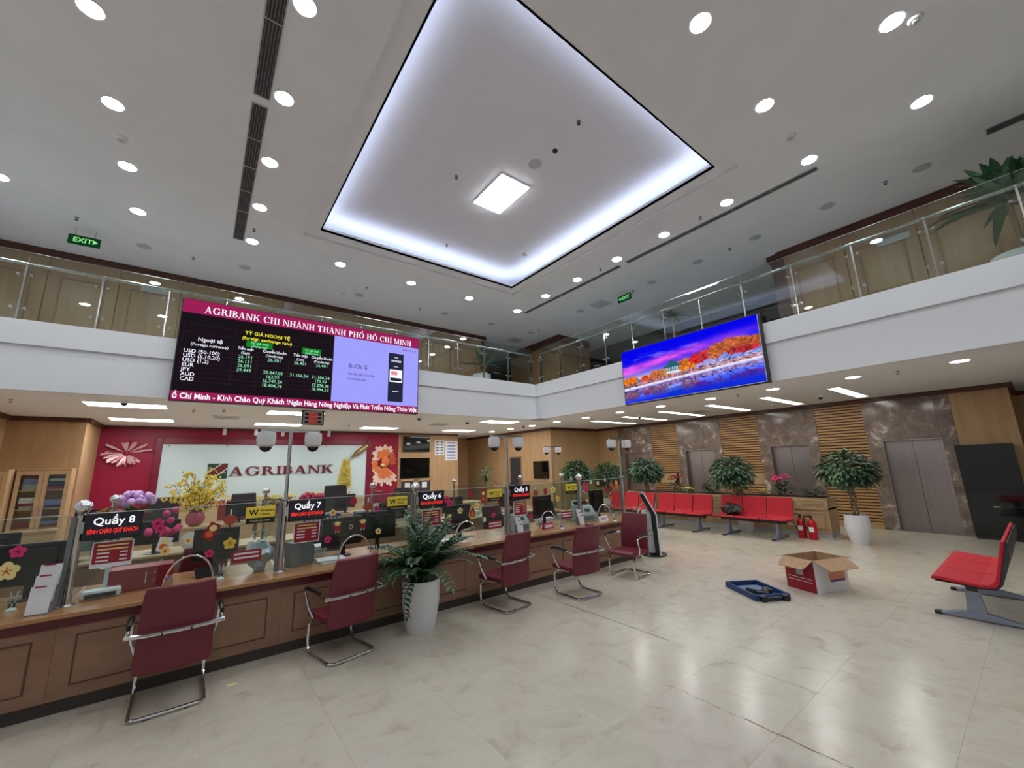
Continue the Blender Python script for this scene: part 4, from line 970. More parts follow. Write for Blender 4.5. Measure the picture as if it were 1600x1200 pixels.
def palm(name, x, y, z, label, ph, pr, tr, nl, ll, seed, potmat='ceramic', lw=.06, branches=1, droop=.5):
    r = random.Random(seed); t = thing(name, label, 'plant', (x, y, z)); pot(t, pr*.8, pr, pr*1.02, ph, potmat)
    tops = []
    for b in range(branches):
        dx, dy = (r.uniform(-.15, .15), r.uniform(-.15, .15)) if branches > 1 else (0, 0); h = tr*r.uniform(.75, 1) if b else tr
        MB().tube([(dx*.2, dy*.2, ph-.06), (dx*.6, dy*.6, ph+h*.5), (dx, dy, ph+h)], [.04, .033, .028], 7).build('trunk', M['bark'], t, smooth=True); tops.append((dx, dy, ph+h))
    for k in range(nl):
        b = Vector(tops[k % len(tops)]); a = k*2.399; e = r.uniform(-.1, 1.25); d = Vector((math.cos(a)*math.cos(e), math.sin(a)*math.cos(e), math.sin(e))); L = ll*r.uniform(.75, 1.1)
        pts = [b + d*L*f - Vector((0, 0, droop*L*f*f)) for f in (0, .25, .5, .75, 1)]; sd = d.cross(Vector((0, 0, 1))).normalized(); m = MB(); ws = (.5, 1, .9, .6, .05)
        v2 = []
        for p, w_ in zip(pts, ws): v2 += [p+sd*lw/2*w_+Vector((0, 0, .01)), p, p-sd*lw/2*w_+Vector((0, 0, .01))]
        f2 = []
        for i in range(4): f2 += [(3*i, 3*i+1, 3*i+4, 3*i+3), (3*i+1, 3*i+2, 3*i+5, 3*i+4)]
        m.add(v2, f2); m.build('leaf', M['leafdark'] if k % 2 else M['leaf'], t)
    return t
palm('balcony_palm', 9.8, -.36, 4.004, 'large broad leaved palm in a white pot on the balcony behind the glass', .78, .36, .95, 54, 1.05, 3, lw=.16, branches=3, droop=.35)
palm('balcony_palm', 9.9, 5.55, 4.004, 'slim palm in a white pot above the landscape screen', .55, .26, 1.1, 22, .5, 4, lw=.07)
palm('balcony_shrub', 7.2, 11.0, 4.004, 'bushy potted plant behind the balcony glass near the hall corner', .8, .3, .4, 60, .75, 5, lw=.08, branches=4, droop=.12)
palm('dracaena', 8.0, 12.1, 0, 'spiky dracaena behind the teller screens near the wood wall', .4, .2, 1.15, 40, .55, 6, 'dark', lw=.05, branches=2)

# ---------------------------------------------------------------- red waiting benches
def bench(name, label, n, pitch, loc, rz, group='red waiting benches'):
    """seats along +x, facing +y"""
    t = thing(name, label, 'bench', loc, rz, group)
    w2 = pitch/2-.012
    sp = [(.27, .435), (.255, .455), (.2, .462), (.05, .445), (-.1, .43), (-.17, .44), (-.21, .48), (-.235, .56), (-.275, .72), (-.305, .84), (-.315, .885)]
    inn = [(-.345, .885), (-.335, .84), (-.305, .72), (-.265, .56), (-.24, .45), (-.2, .405), (-.1, .395), (.05, .41), (.2, .425), (.26, .42)]
    for k in range(n):
        x = (k-(n-1)/2)*pitch
        s = MB().prism([(x-w2, y, z) for y, z in sp+inn], (2*w2, 0, 0)).build('seat', M['red'], t, bevel=.012)
        MB().prism([(x-w2+.01, y, z) for y, z in [(-.347, .87), (-.337, .84), (-.307, .72), (-.267, .56), (-.242, .45), (-.2, .4), (-.1, .39), (.05, .404), (.24, .414), (.24, .408), (.05, .396), (-.1, .38), (-.21, .388), (-.262, .45), (-.3, .56), (-.35, .72), (-.365, .84), (-.36, .87)]], (2*w2-.02, 0, 0)).build('shell', M['dark'], s)
    L = n*pitch
    MB().box(-L/2+.1, L/2-.1, -.06, .02, .33, .385).build('beam', M['dark'], t)
    for x in ((-L/2+.28), (L/2-.28)):
        lg2 = MB().prism([(x-.03, -.05, .34), (x-.03, .045, .34), (x-.03, .07, .07), (x-.03, -.09, .07)], (.06, 0, 0)).build('leg', M['alu'], t, bevel=.008)
        MB().prism([(x-.035, -.42, .02), (x-.035, -.1, .085), (x-.035, .07, .085), (x-.035, .3, .025), (x-.035, .3, .012), (x-.035, -.42, .012)], (.07, 0, 0)).build('foot_bar', M['alu'], lg2, bevel=.006)
        for y in (-.43, .3): MB().box(x-.037, x+.037, y-.03, y+.03, 0, .035).build('foot_cap', M['black'], lg2, bevel=.008)
    return t
bench('waiting_bench', 'red waiting bench standing alone on the open floor near the lifts', 3, .61, (7.53, .76, 0), 0.0)
bench('waiting_bench', 'red waiting bench with a dark bag on it beside the fire extinguishers', 3, .545, (10.52, 4.5, 0), PI/2)
bench('waiting_bench', 'red waiting bench in front of the planter close to the ticket kiosk', 3, .535, (10.42, 6.28, 0), PI/2)
bench('waiting_bench', 'red waiting bench half hidden behind the ticket kiosk', 3, .535, (10.35, 7.95, 0), PI/2)
from mathutils import noise as mnoise
def crumple(m, amp, f):
    out = []
    for x, y, z in m.v:
        p = Vector((x, y, z)); n = mnoise.noise_vector(p*f) + .5*mnoise.noise_vector(p*f*2.3); p += n*amp; out.append((p.x, p.y, max(p.z, 0)))
    m.v = out
bg = thing('handbag', 'crumpled dark bag lying on the red bench seat', 'bag', (10.53, 4.95, .437), .2)
m = MB().ball((0, 0, .13), .2, 28, 18, .8, 1.15, .66); crumple(m, .07, 9); m.build('body', M['leather'], bg, smooth=True)
MB().tube([(-.02, -.16, .18), (-.03, -.1, .28), (-.03, .08, .29), (-.02, .16, .18)], .012, 7).build('strap', M['black'], bg, smooth=True)

# ---------------------------------------------------------------- planter cabinet with flowers
def planter(y0, y1, label):
    t = thing('planter_cabinet', label, 'planter', (11.36, (y0+y1)/2, 0)); h = (y1-y0)/2
    MB().box(-.05, .55, -h, h, .1, .86).build('carcass', M['deskwood'], t, bevel=.004); MB().box(-.04, .53, -h+.01, h-.01, 0, .1).build('plinth', M['lgrey'], t)
    MB().box(-.08, .58, -h, h, .6, .64).build('moulding', M['deskwood'], t); MB().box(.0, .5, -h+.05, h-.05, .86, .87).build('soil', M['soil'], t)
    n = max(1, round(2*h/.5))
    for k in range(n):
        a, b = -h+2*h*k/n+.06, -h+2*h*(k+1)/n-.06
        MB().box(-.065, -.05, a, b, .16, .54).build('door_panel', M['deskwood'], t, bevel=.008); MB().box(-.065, -.05, a, b, .68, .82).build('drawer_panel', M['deskwood'], t, bevel=.008)
        for z0, z1 in ((.16, .54), (.68, .82)):
            m = MB(); e = .03
            m.box(-.07, -.065, a+e, b-e, z0+e, z0+e+.01); m.box(-.07, -.065, a+e, b-e, z1-e-.01, z1-e); m.box(-.07, -.065, a+e, a+e+.01, z0+e, z1-e); m.box(-.07, -.065, b-e-.01, b-e, z0+e, z1-e); m.build('groove', M['front'], t)
planter(3.18, 5.4, 'wood planter cabinet beside the fire extinguishers'); planter(5.42, 8.6, 'wood planter cabinet behind the kiosk side benches')
def shrub(x, y, z, label, r, h, seed, mat='leafdark', flower=None, n=90, name='planter_shrub'):
    q = random.Random(seed); t = thing(name, label, 'plant', (x, y, z)); m = MB()
    MB().tube([(0, 0, 0), (0, 0, h*.5)], .015, 6).build('stem', M['bark'], t)
    for k in range(n):
        a = q.uniform(0, 2*PI); rr = r*math.sqrt(q.random()); zz_ = h*q.uniform(.15, 1)*(1-.4*rr/r); d = Vector((math.cos(a), math.sin(a), q.uniform(-.2, .8)))
        m.leaf((rr*math.cos(a)*.6, rr*math.sin(a)*.6, zz_*.8), d, (0, 0, 1), r*q.uniform(.4, .7), r*.2)
    m.build('foliage', M[mat], t)
    if flower:
        for k in range(14):
            a = q.uniform(0, 2*PI); rr = r*.75*math.sqrt(q.random()); m = MB().ball((rr*math.cos(a), rr*math.sin(a), h*q.uniform(.75, 1.0)), r*.14, 8, 5, 1, 1, .6); m.build('bloom', M[flower], t)
    return t
shrub(11.5, 3.46, .865, 'low dark leafy plant at the planter end', .28, .34, 1); shrub(11.55, 4.08, .865, 'pink flowering plant in front of the second lift', .3, .5, 2, 'leafdark', 'pink')
shrub(11.48, 4.56, .865, 'yellow flowers behind the red bench with the bag', .14, .16, 3, 'leaf', 'yellow', 50); shrub(11.62, 5.12, .865, 'dark leafy plant on the planter behind the braided tree', .26, .3, 4)
shrub(11.35, 6.5, .865, 'yellow flowers on the planter near the kiosk', .2, .16, 5, 'leaf', 'yellow', 50); shrub(11.5, 6.95, .865, 'red tipped bushy plant on the planter near the kiosk', .3, .5, 6, 'leafdark', 'redprint'); shrub(11.5, 5.9, .865, 'dark leafy plant before the third lift', .3, .42, 7)
shrub(8.0, 7.2, 0, 'tall leafy floor shrub behind the counter end', .55, 1.25, 8, 'leafdark', None, 320, 'floor_shrub'); shrub(8.6, 6.3, 0, 'bright leafy floor shrub beside the kiosk', .45, .95, 9, 'leaf', None, 240, 'floor_shrub')

# ---------------------------------------------------------------- fire extinguishers
def extinguisher(x, y, label, hose):
    t = thing('fire_extinguisher', label, 'extinguisher', (x, y, 0), 0, 'fire extinguishers')
    MB().lathe([(.075, 0), (.085, .01), (.085, .34), (.07, .39), (.03, .42), (.025, .45)], 18).build('cylinder', M['red'] if 0 else plain('extinguisher_red', C(190,22,34), .25), t, smooth=True)
    MB().box(-.02, .02, -.02, .02, .45, .5).build('valve', M['black'], t); MB().box(-.09, .02, -.012, .012, .5, .515).build('handle', M['black'], t, bevel=.003); MB().box(-.087, -.06, -.045, .045, .17, .27).build('label_plate', M['paper'], t)
    MB().tube([(0, 0, .47), (-.06, .05, .54) if hose else (-.05, .05, .5), (-.1, .1, .5), (-.115, .1, .35), (-.11, .06, .2)], .011, 7).build('hose', M['black'], t, smooth=True)
extinguisher(11.02, 3.66, 'red fire extinguisher with raised hose under the bench end', True); extinguisher(10.92, 3.42, 'red fire extinguisher on the side of the round clipped tree', False)

# ---------------------------------------------------------------- carton, tool case, ticket kiosk, black cabinet
p0, p1, p2 = at(1278, 928.8, 'z', 0), at(1236.4, 916.9, 'z', 0), at(1330.5, 920.5, 'z', 0)
e1 = (p1-p0); e1.z = 0; ang = math.atan2(e1.y, e1.x)
bx_ = thing('carton', 'open cardboard carton printed red and white on the marble floor', 'box', (p0.x, p0.y, 0), ang)
BL, BW, BH, th = .42, .62, .41, .006     # local x = red side, local -y = white side
MB().box(0, BL, -th, 0, 0, BH).build('end_wall', M['cardboard'], bx_)
bx_w = [(0, BL, -BW, -BW+th), (0, th, -BW+th, -th), (BL-th, BL, -BW+th, -th)]
for a in bx_w: MB().box(a[0], a[1], a[2], a[3], 0, BH).build('side_wall', M['cardboard'], bx_)
MB().box(th, BL-th, -BW+th, -th, 0, .008).build('bottom', M['cardboard'], bx_)
MB().box(.002, BL-.002, .0, .002, .0, BH-.002).build('red_print', M['redprint'], bx_)
MB().box(-.002, 0, -BW, 0, .0, BH-.002).build('white_print', M['paper'], bx_)
MB().box(-.004, -.002, -BW+.06, -.26, .13, .3).build('picture_print', plain('picture_peach', C(230,150,120), .5), bx_); MB().box(-.005, -.004, -BW+.07, -.28, .12, .15).build('purple_stripe', plain('purple', C(130,60,140), .5), bx_)
MB().box(.16, .26, .002, .004, .2, .3).build('tape_label', M['lgrey'], bx_)
for z in (.12, .16): MB().box(.05, .38, .002, .0035, z, z+.006).build('text_line', M['paper'], bx_)
def flap(a, b, out, dz):
    a, b, out = Vector(a), Vector(b), Vector(out); q = [a, b, b+out*1+(a-b)*.07, a+out*1+(b-a)*.07]; q[2].z += dz; q[3].z += dz
    MB().prism(q, (0, 0, .006)).build('flap', M['cardboard'], bx_)
flap((0, 0, BH), (BL, 0, BH), (0, .17, 0), -.1); flap((0, -BW, BH), (0, 0, BH), (-.2, 0, 0), -.1); flap((BL, 0, BH), (BL, -BW, BH), (.2, 0, 0), -.06); flap((BL, -BW, BH), (0, -BW, BH), (0, -.17, 0), -.04)

tc = thing('tool_case', 'open dark blue plastic case lying on the marble floor', 'case', (6.2, 2.72, 0), RAD(-123))
# local +x runs along the long side
pts = [(-.28, -.23), (.3, -.2), (.36, .0), (.3, .2), (-.28, .23)]
MB().prism([(x, y, .0) for x, y in ((-.3, -.22), (.3, -.22), (.3, .22), (-.3, .22))], (0, 0, .02)).build('floor_tray', M['bluecase'], tc, bevel=.01)
m = MB()
for a in ((-.3, .3, -.24, -.21), (-.3, .3, .21, .24), (-.33, -.3, -.24, .24), (.3, .33, -.24, .24)): m.box(a[0], a[1], a[2], a[3], .0, .075)
m.build('rim', M['bluecase'], tc, bevel=.01)
MB().box(-.24, -.02, -.17, .17, .02, .03).build('foam_pad', plain('foam', C(110,128,150), .9), tc, bevel=.01)
for k, (a, b, r_) in enumerate(((.05, -.1, .4), (.12, .05, -.3), (.2, -.05, .9), (.06, .12, .1))): MB().cbox((a, b, .05), (.14, .05, .05), rz=r_).build('tool', M['dark'], tc, bevel=.008)
for y in (-.15, .15): MB().cbox((.35, y, .035), (.07, .07, .07)).build('latch', M['black'], tc, bevel=.012)
MB().box(.33, .37, -.1, .1, .03, .055).build('handle', M['dark'], tc, bevel=.008)

kp = at(1030, 866, 'z', 0)
ks = thing('ticket_kiosk', 'slim black and white queue ticket kiosk on a round black base', 'kiosk', (7.25, 5.0, 0), RAD(-50))
MB().lathe([(.24, 0), (.24, .02), (.21, .035), (.002, .035)], 28).build('base', M['black'], ks, smooth=True)
pr = [(.02, .03), (.1, .03), (.08, .78), (-.12, 1.18), (-.19, 1.16), (.0, .76)]
MB().prism([(x, -.2, z) for x, z in pr], (0, .4, 0)).build('body', M['black'], ks, bevel=.008)
for y in (-.21, .2): MB().prism([(x, y, z) for x, z in [(.09, .03), (.115, .03), (.095, .785), (-.11, 1.195), (-.125, 1.18), (.075, .77)]], (0, .01, 0)).build('edge_strip', M['paper'], ks)
MB().prism([(.084, -.18, .8), (.084, .18, .8), (-.11, .18, 1.17), (-.11, -.18, 1.17)], (.004, 0, .002)).build('screen', M['blackgloss'], ks)
MB().box(-.17, .0, -.17, .17, .48, .82).build('printer_box', M['lgrey'], ks, bevel=.02); MB().box(-.1, .02, -.15, .15, .06, .48).build('rear_cover', M['lgrey'], ks, bevel=.01)
MB().box(-.22, -.14, -.05, .05, .035, .13).build('adapter', M['paper'], ks, bevel=.01); MB().tube([(-.18, 0, .13), (-.16, .03, .2), (-.08, .02, .2), (-.03, 0, .15)], .008, 6).build('cable', M['black'], ks)

bc = thing('black_cabinet', 'tall black glass fronted cabinet against the wall beside the last lift', 'cabinet', (XE-.02, .8, 0))
MB().box(-.28, .0, -.42, .4, .04, 1.95).build('body', M['black'], bc, bevel=.008); MB().box(-.27, -.01, -.41, .39, 0, .04).build('plinth', M['dark'], bc)
MB().box(-.29, -.28, -.4, .38, .68, 1.92).build('upper_door', M['blackgloss'], bc); MB().box(-.29, -.28, -.4, .38, .08, .66).build('lower_door', M['blackgloss'], bc); MB().box(-.3, -.285, -.05, .05, .655, .675).build('handle', M['stain'], bc)

# ---------------------------------------------------------------- staff area: desks
def desk(x0, x1, y0, y1, label, front='front', h=.75):
    t = thing('staff_desk', label, 'desk', ((x0+x1)/2, y0, 0), 0, 'staff desks'); a = (x1-x0)/2; d = y1-y0
    MB().box(-a, a, 0, d, h-.03, h).build('top', M['deskwood'], t, bevel=.004); MB().box(-a+.02, a-.02, .03, .05, 0, h-.03).build('front_panel', M[front], t)
    for s in (-1, 1): MB().box(s*(a-.03)-.015, s*(a-.03)+.015, .05, d-.03, 0, h-.03).build('side_panel', M['deskwood'], t)
for k, (a, b, lab) in enumerate(((-2.7, -1.15, 'behind the left end of the glass'), (-1.1, .45, 'behind counter eight'), (.5, 2.05, 'holding the row of navy binders'), (2.1, 3.65, 'behind counter six'), (3.7, 5.2, 'behind counter five'), (5.25, 6.5, 'by the counter return'))):
    desk(a, b, 7.5, 8.2, 'brown fronted staff desk ' + lab)
for k, (a, b, lab) in enumerate(((-1.7, -.35, 'under the purple hydrangea'), (-.3, 1.05, 'under the yellow blossom tree'), (1.1, 2.6, 'under the rose basket'), (2.65, 4.1, 'before the yellow stream panel'), (4.15, 5.6, 'before the goldfish decoration'), (5.65, 7.1, 'before the dark doorways'))):
    desk(a, b, 10.8, 11.5, 'light wood back row desk ' + lab, 'deskwood')
t = thing('wall_credenza', 'long low wood credenza along the red wall', 'cabinet', (2.0, 15.1, 0))
MB().box(-2.75, 2.75, 0, .5, .05, .82).build('body', M['deskwood'], t); MB().box(-2.8, 2.8, -.02, .5, .82, .85).build('top', M['deskwood'], t); MB().box(-2.7, 2.7, .03, .5, 0, .05).build('plinth', M['kick'], t)
for k in range(8): MB().box(-2.73+k*.684, -2.73+k*.684+.67, -.015, 0, .1, .8).build('door', M['deskwood'], t, bevel=.004)
m = MB(); put_text(m, 'HAPPY NEW YEAR', 0, 0, 0, .16, .03, 'l', width=1.35)
o = m.build('greeting_letters', M['redprint']); sl = o.modifiers.new('solid', 'SOLIDIFY'); sl.thickness = .03
o.location = (-.52, 15.12, .855); tag(o, 'row of standing red greeting letters on the low credenza', 'letters')
for k in range(3):
    m = MB(); q = random.Random(40+k); t = thing('blossom_strip', ['yellow blossom garland behind the red greeting letters', 'yellow blossom garland on the credenza below the bank name', 'yellow blossom garland on the credenza below the pouring bottle'][k], 'flowers', (.1+k*1.75, 15.38, .85))
    for i in range(150): x, z = q.uniform(-.75, .75), q.uniform(0, .28 if k == 0 else .2); m.ball((x, q.uniform(-.06, .06), z+.02), .028, 5, 3)
    m.build('blossoms', M['yellow'], t)['kind'] = 'stuff'
    m = MB()
    for i in range(60): x = q.uniform(-.78, .78); m.leaf((x, 0, q.uniform(0, .15)), (q.uniform(-1, 1), q.uniform(-1, .2), .8), (0, 0, 1), .12, .04)
    m.build('leaves', M['leaf'], t)['kind'] = 'stuff'

# ---------------------------------------------------------------- monitors, chairs, binders
def monitor(x, y, z, rz, label, w=.5, h=.3):
    t = thing('monitor', label, 'monitor', (x, y, z), rz, 'staff monitors')
    MB().box(-w/2, w/2, -.02, .02, .12, .12+h).build('housing', M['black'], t, bevel=.01); MB().box(-w/2+.012, w/2-.012, .02, .022, .135, .105+h).build('screen', M['blackgloss'], t)
    MB().box(-w*.3, w*.3, -.045, -.02, .17, .07+h).build('back_bulge', M['black'], t, bevel=.01); MB().box(-.025, .025, -.06, -.03, .01, .25).build('neck', M['black'], t); MB().lathe([(.12, 0), (.12, .008), (.1, .014)], 18).build('foot', M['black'], t)
def mpx(px_, py_, z, rz, label, w=.5, h=.3): p = at(px_, py_, 'z', z); monitor(p.x, p.y, z, rz, label, w, h)
monitor(-1.62, 5.55, .75, .12, 'black monitor close behind the far left glass', .62, .38); monitor(-1.12, 5.78, .75, -.1, 'black monitor left of the counter eight post', .5, .36)
monitor(.22, 5.76, .75, -.2, 'black monitor left of the counter seven post', .42, .34); monitor(1.52, 5.62, .75, .1, 'black monitor behind the chrome arch of counter seven', .5, .34)
monitor(2.03, 5.8, .75, -.15, 'second black monitor left of the counter six post', .5, .36); monitor(3.2, 5.6, .75, .05, 'black monitor behind the drop sticker', .44, .36)
monitor(4.95, 5.65, .75, .1, 'black monitor left of the plain middle post', .46, .38); monitor(6.35, 5.6, .75, .1, 'black monitor behind the kiosk end drop sticker', .44, .4)
for k, (x, y, lab) in enumerate(((-1.55, 11.3, 'left of the purple hydrangea'), (.78, 11.0, 'right of the blossom vase'), (1.45, 11.0, 'left of the rose basket'), (3.0, 11.0, 'below the yellow stream'), (4.5, 11.0, 'below the goldfish'))): monitor(x, y, .75, .05*(k-2), 'black monitor on the back row desk ' + lab, .52, .33)
for k, (x, lab) in enumerate(((-1.9, 'behind the left end'), (-.4, 'behind counter eight'), (2.98, 'right of the navy binders'), (4.3, 'behind counter five'), (5.7, 'near the counter return'))): monitor(x, 7.75, .75, .08*(k-2), 'black monitor on the brown desk ' + lab, .5, .31)
def staff_chair(x, y, rz, label, mat, h=1.12, w=.5):
    t = thing('staff_chair', label, 'chair', (x, y, 0), rz, 'staff chairs')
    for k in range(5):
        a = k*2*PI/5; l = MB().tube([(0, 0, .1), (.28*math.cos(a), .28*math.sin(a), .06)], .018, 6).build('leg', M['black'], t); MB().ball((.28*math.cos(a), .28*math.sin(a), .03), .03, 8, 5).build('castor', M['black'], l)
    MB().tube([(0, 0, .08), (0, 0, .42)], .03, 8).build('column', M['chrome'], t); MB().box(-w/2, w/2, -.24, .24, .42, .5).build('seat', M[mat], t, bevel=.03)
    m = MB(); P_ = []; n = 6
    for j in range(7):
        f = j/6; hw = w/2*(1-.12*f*f); P_.append((hw, -.22-.1*f, .52+(h-.52)*f))
    for s, dy in ((0, 0), (1, -.07)): pass
    v2 = []; f2 = []
    for hw, y_, z_ in P_: v2 += [(-hw, y_, z_), (hw, y_, z_), (hw, y_-.07, z_), (-hw, y_-.07, z_)]
    for j in range(6):
        for q in range(4): f2.append((4*j+q, 4*j+(q+1) % 4, 4*j+4+(q+1) % 4, 4*j+4+q))
    f2 += [(3, 2, 1, 0), (24, 25, 26, 27)]
    m.add(v2, f2).build('backrest', M[mat], t, bevel=.025)
    for s in (-1, 1): MB().tube([(s*(w/2+.01), -.2, .46), (s*(w/2+.03), -.2, .66), (s*(w/2+.03), .12, .66), (s*(w/2+.01), .12, .46)], .018, 6).build('armrest', M['black'], t)
for a in ((.05, 6.55, .3, 'dark maroon staff chair behind the arch of counter eight', 'maroon', .98), (1.55, 6.5, 2.9, 'black staff chair behind the arch of counter seven', 'leather', 1.0), (3.3, 6.6, 3.0, 'black staff chair behind counter six', 'leather', 1.02), (4.75, 6.6, 3.2, 'black staff chair behind counter five', 'leather', 1.02), (6.0, 6.6, 2.8, 'black staff chair near the counter return', 'leather', 1.0),
          (-.62, 12.4, 3.1, 'black leather executive chair left of the blossom vase', 'leather', 1.3, .62), (1.02, 12.4, 3.3, 'black leather executive chair below the bank name', 'leather', 1.3, .6), (3.15, 12.4, 3.0, 'black leather executive chair below the yellow stream', 'leather', 1.38, .66), (5.2, 12.3, 3.2, 'black leather executive chair below the goldfish', 'leather', 1.2, .6),
          (-1.25, 9.3, 3.3, 'pale grey swivel chair before the file cabinets', 'lgrey', 1.05)): staff_chair(*a)
def binder(x, y, z, mat, label, group, h=.3, w=.058):
    t = thing('binder', label, 'binder', (x, y, z), 0, group); MB().box(-w/2, w/2, -.12, .12, 0, h).build('cover', M[mat], t, bevel=.004); MB().box(-w/2+.01, w/2-.01, -.122, -.12, h*.5, h*.85).build('spine_label', M['lgrey'], t); MB().tube([(0, -.121, h*.2), (0, -.124, h*.2)], .012, 8).build('finger_ring', M['chrome'], t)
for k in range(9): binder(1.5+k*.062, 7.75, .75, 'navy', 'upright navy binder in the row behind counter seven', 'navy binders behind counter seven', .32)
for k in range(4): binder(2.35+k*.062, 7.8, .75, 'navy', 'navy binder left of the counter six post', 'navy binders left of counter six', .3)
for k in range(4): binder(-1.0+k*.062, 7.8, .75, 'dark', 'dark binder on the desk behind counter eight', 'dark binders behind counter eight', .28)
def paper_stack(x, y, z, label, h, mat='paper', w=.3, d=.22, rz=0):
    t = thing('paper_stack', label, 'papers', (x, y, z), rz); n = 3; q = random.Random(int(x*100))
    for k in range(n): MB().cbox((q.uniform(-.01, .01), q.uniform(-.01, .01), h*(k+.5)/n), (w, d, h/n), rz=q.uniform(-.12, .12)).build('sheaf', M[mat if k % 2 == 0 else 'lgrey'], t)
for a in ((1.22, 5.86, .75, 'stack of papers right of the grey box by counter seven', .12), (1.345, 5.37, .75, 'flat white forms near the chrome arch of counter seven', .03), (.33, 7.8, .75, 'paper stack with blue covers behind counter eight', .1, 'bluetxt'), (2.55, 5.42, .75, 'papers behind the rate card of counter six', .05), (2.92, 5.38, .75, 'papers beside the drop sticker monitor', .04), (4.55, 5.85, .75, 'papers behind counter five', .06), (5.75, 5.87, .75, 'mint folder stack by the plain middle post', .1, 'lgrey'), (6.08, 5.86, .75, 'white document tray by the kiosk end', .14),
          (3.45, 7.8, .75, 'paper stack on the desk behind counter six', .14), (4.8, 7.8, .75, 'paper stack on the desk behind counter five', .1), (5.2, 5.9, .75, 'paper tray under the yellow transfer sign', .08), (-1.42, 7.86, .75, 'paper pile on the far left brown desk', .12), (3.8, 11.1, .75, 'paper pile on the back row desk', .15)): paper_stack(*a)
def machine(x, y, label, rz=0, mat='lgrey', s=1):
    t = thing('counting_machine', label, 'machine', (x, y, .75), rz)
    MB().prism([(-.14*s, y_, z_) for y_, z_ in ((-.13*s, 0), (-.13*s, .1*s), (-.05*s, .22*s), (.1*s, .25*s), (.13*s, .2*s), (.13*s, 0))], (.28*s, 0, 0)).build('body', M[mat], t, bevel=.012)
    MB().box(-.1*s, .1*s, -.135*s, -.125*s, .02*s, .08*s).build('tray', M['grey'], t); MB().cbox((0, -.095*s, .165*s), (.1*s, .006, .05*s), rx=RAD(-34)).build('display', M['dark'], t); MB().box(-.12*s, .12*s, .02*s, .1*s, .25*s, .29*s).build('hopper', M['dark'], t)
machine(4.25, 5.5, 'pale banknote counting machine right of counter five', .2, s=1.15); machine(5.8, 5.45, 'pale banknote counting machine right of the plain middle post', -.1, s=1.2); machine(2.75, 5.83, 'grey banknote counting machine behind counter six', .1, 'grey');
t = thing('grey_file_box', 'grey flat sided box standing on the worktop beside the counter seven post', 'box', (1.0, 5.42, .75), .25)
MB().box(-.13, .13, -.07, .07, 0, .26).build('body', M['grey'], t, bevel=.006); MB().box(.13, .15, -.05, .05, .02, .2).build('green_side', M['green'], t)
t = thing('red_file_box', 'dark red box with chrome pulls behind the counter eight glass', 'box', (-.42, 5.5, .75), .05)
MB().box(-.16, .3, -.1, .14, 0, .2).build('body', M['redprint'], t, bevel=.006); MB().box(-.19, -.16, -.09, .1, 0, .24).build('white_side', M['paper'], t)
for x in (.1, .16): MB().tube([(x, -.105, .05), (x, -.12, .06), (x, -.12, .14), (x, -.105, .15)], .006, 6).build('pull', M['chrome'], t)
t = thing('plastic_bag', 'pale crumpled plastic bag left of the counter seven post', 'bag', (.605, 5.46, .75)); m = MB().ball((0, 0, .17), .13, 26, 16, .85, .7, 1.35); crumple(m, .06, 11); m.build('body', plain('bag_film', C(176,190,198), .25), t, smooth=True)
for s in (-1, 1): MB().tube([(s*.05, 0, .33), (s*.07, 0, .4), (s*.02, 0, .42)], .012, 6).build('handle', M['lgrey'], t)
t = thing('newspaper_roll', 'white wrapped bundle on the worktop beside the counter eight post', 'bundle', (-.6, 5.33, .75), .05); MB().box(-.13, .13, -.05, .06, 0, .075).build('bundle', M['paper'], t, bevel=.02); MB().box(-.1, .1, -.056, -.05, .015, .05).build('dark_print', M['dark'], t)
t = thing('white_bowl_stand', 'round pale dish standing on edge behind the counter eight glass', 'dish', (-.02, 7.75, .75)); MB().lathe([(.11, 0), (.12, .01), (.02, .03)], 20, (0, 0, .12), Matrix.Rotation(PI/2, 4, 'X')).build('dish', M['ceramic'], t, smooth=True); MB().box(-.05, .05, -.05, .05, 0, .02).build('stand', M['dark'], t)

# leaflet racks, pen stands, name plates on the worktop
def leaflets(px_, py_, label, n=3, s=1.0, y=None):
    p = at(px_, py_, 'z', .75); yb = min(p.y, YG-.02-.13*s); t = thing('leaflet_rack', label, 'leaflet rack', (p.x, yb, .75), -.15)      # stands in front of the glass
    MB().prism([(-.05*s, 0, 0), (-.05*s, .1*s, 0), (-.05*s, .12*s, .22*s), (-.05*s, .11*s, .22*s), (-.05*s, .01*s, .01*s)], (.1*s, 0, 0)).build('rack', M['grey'], t)
    for k in range(n): l = MB().cbox((0, .015*s+k*.035*s, .08*s+k*.055*s), (.095*s, .008, .15*s), rx=RAD(-10)).build('leaflet', M['paper'], t); MB().cbox((0, .003*s+k*.035*s, .155*s+k*.055*s), (.05*s, .006, .012), rx=RAD(-10)).build('red_tab', M['redprint'], l)
leaflets(60, 958, 'three tiered white leaflet rack left of the counter eight post', 3, 1.35); leaflets(814, 836, 'leaflet rack in front of the counting machine by counter five'); leaflets(892, 818, 'leaflet rack left of the plain middle post')
def pens(px_, py_, label):
    p = at(px_, py_, 'z', .75); t = thing('pen_stand', label, 'pen stand', (p.x, p.y, .75)); MB().lathe([(.035, 0), (.035, .012), (.018, .03), (.004, .034)], 14).build('base', M['ceramic'], t, smooth=True)
    for s in (-1, 1): MB().tube([(s*.012, 0, .02), (s*.016, .015, .12), (s*.02, .02, .15)], .006, 6).build('pen', M['lgrey'], t); MB().tube([(s*.012, 0, .025), (s*.013, .008, .06)], .009, 6).build('holder', M['navy'], t)
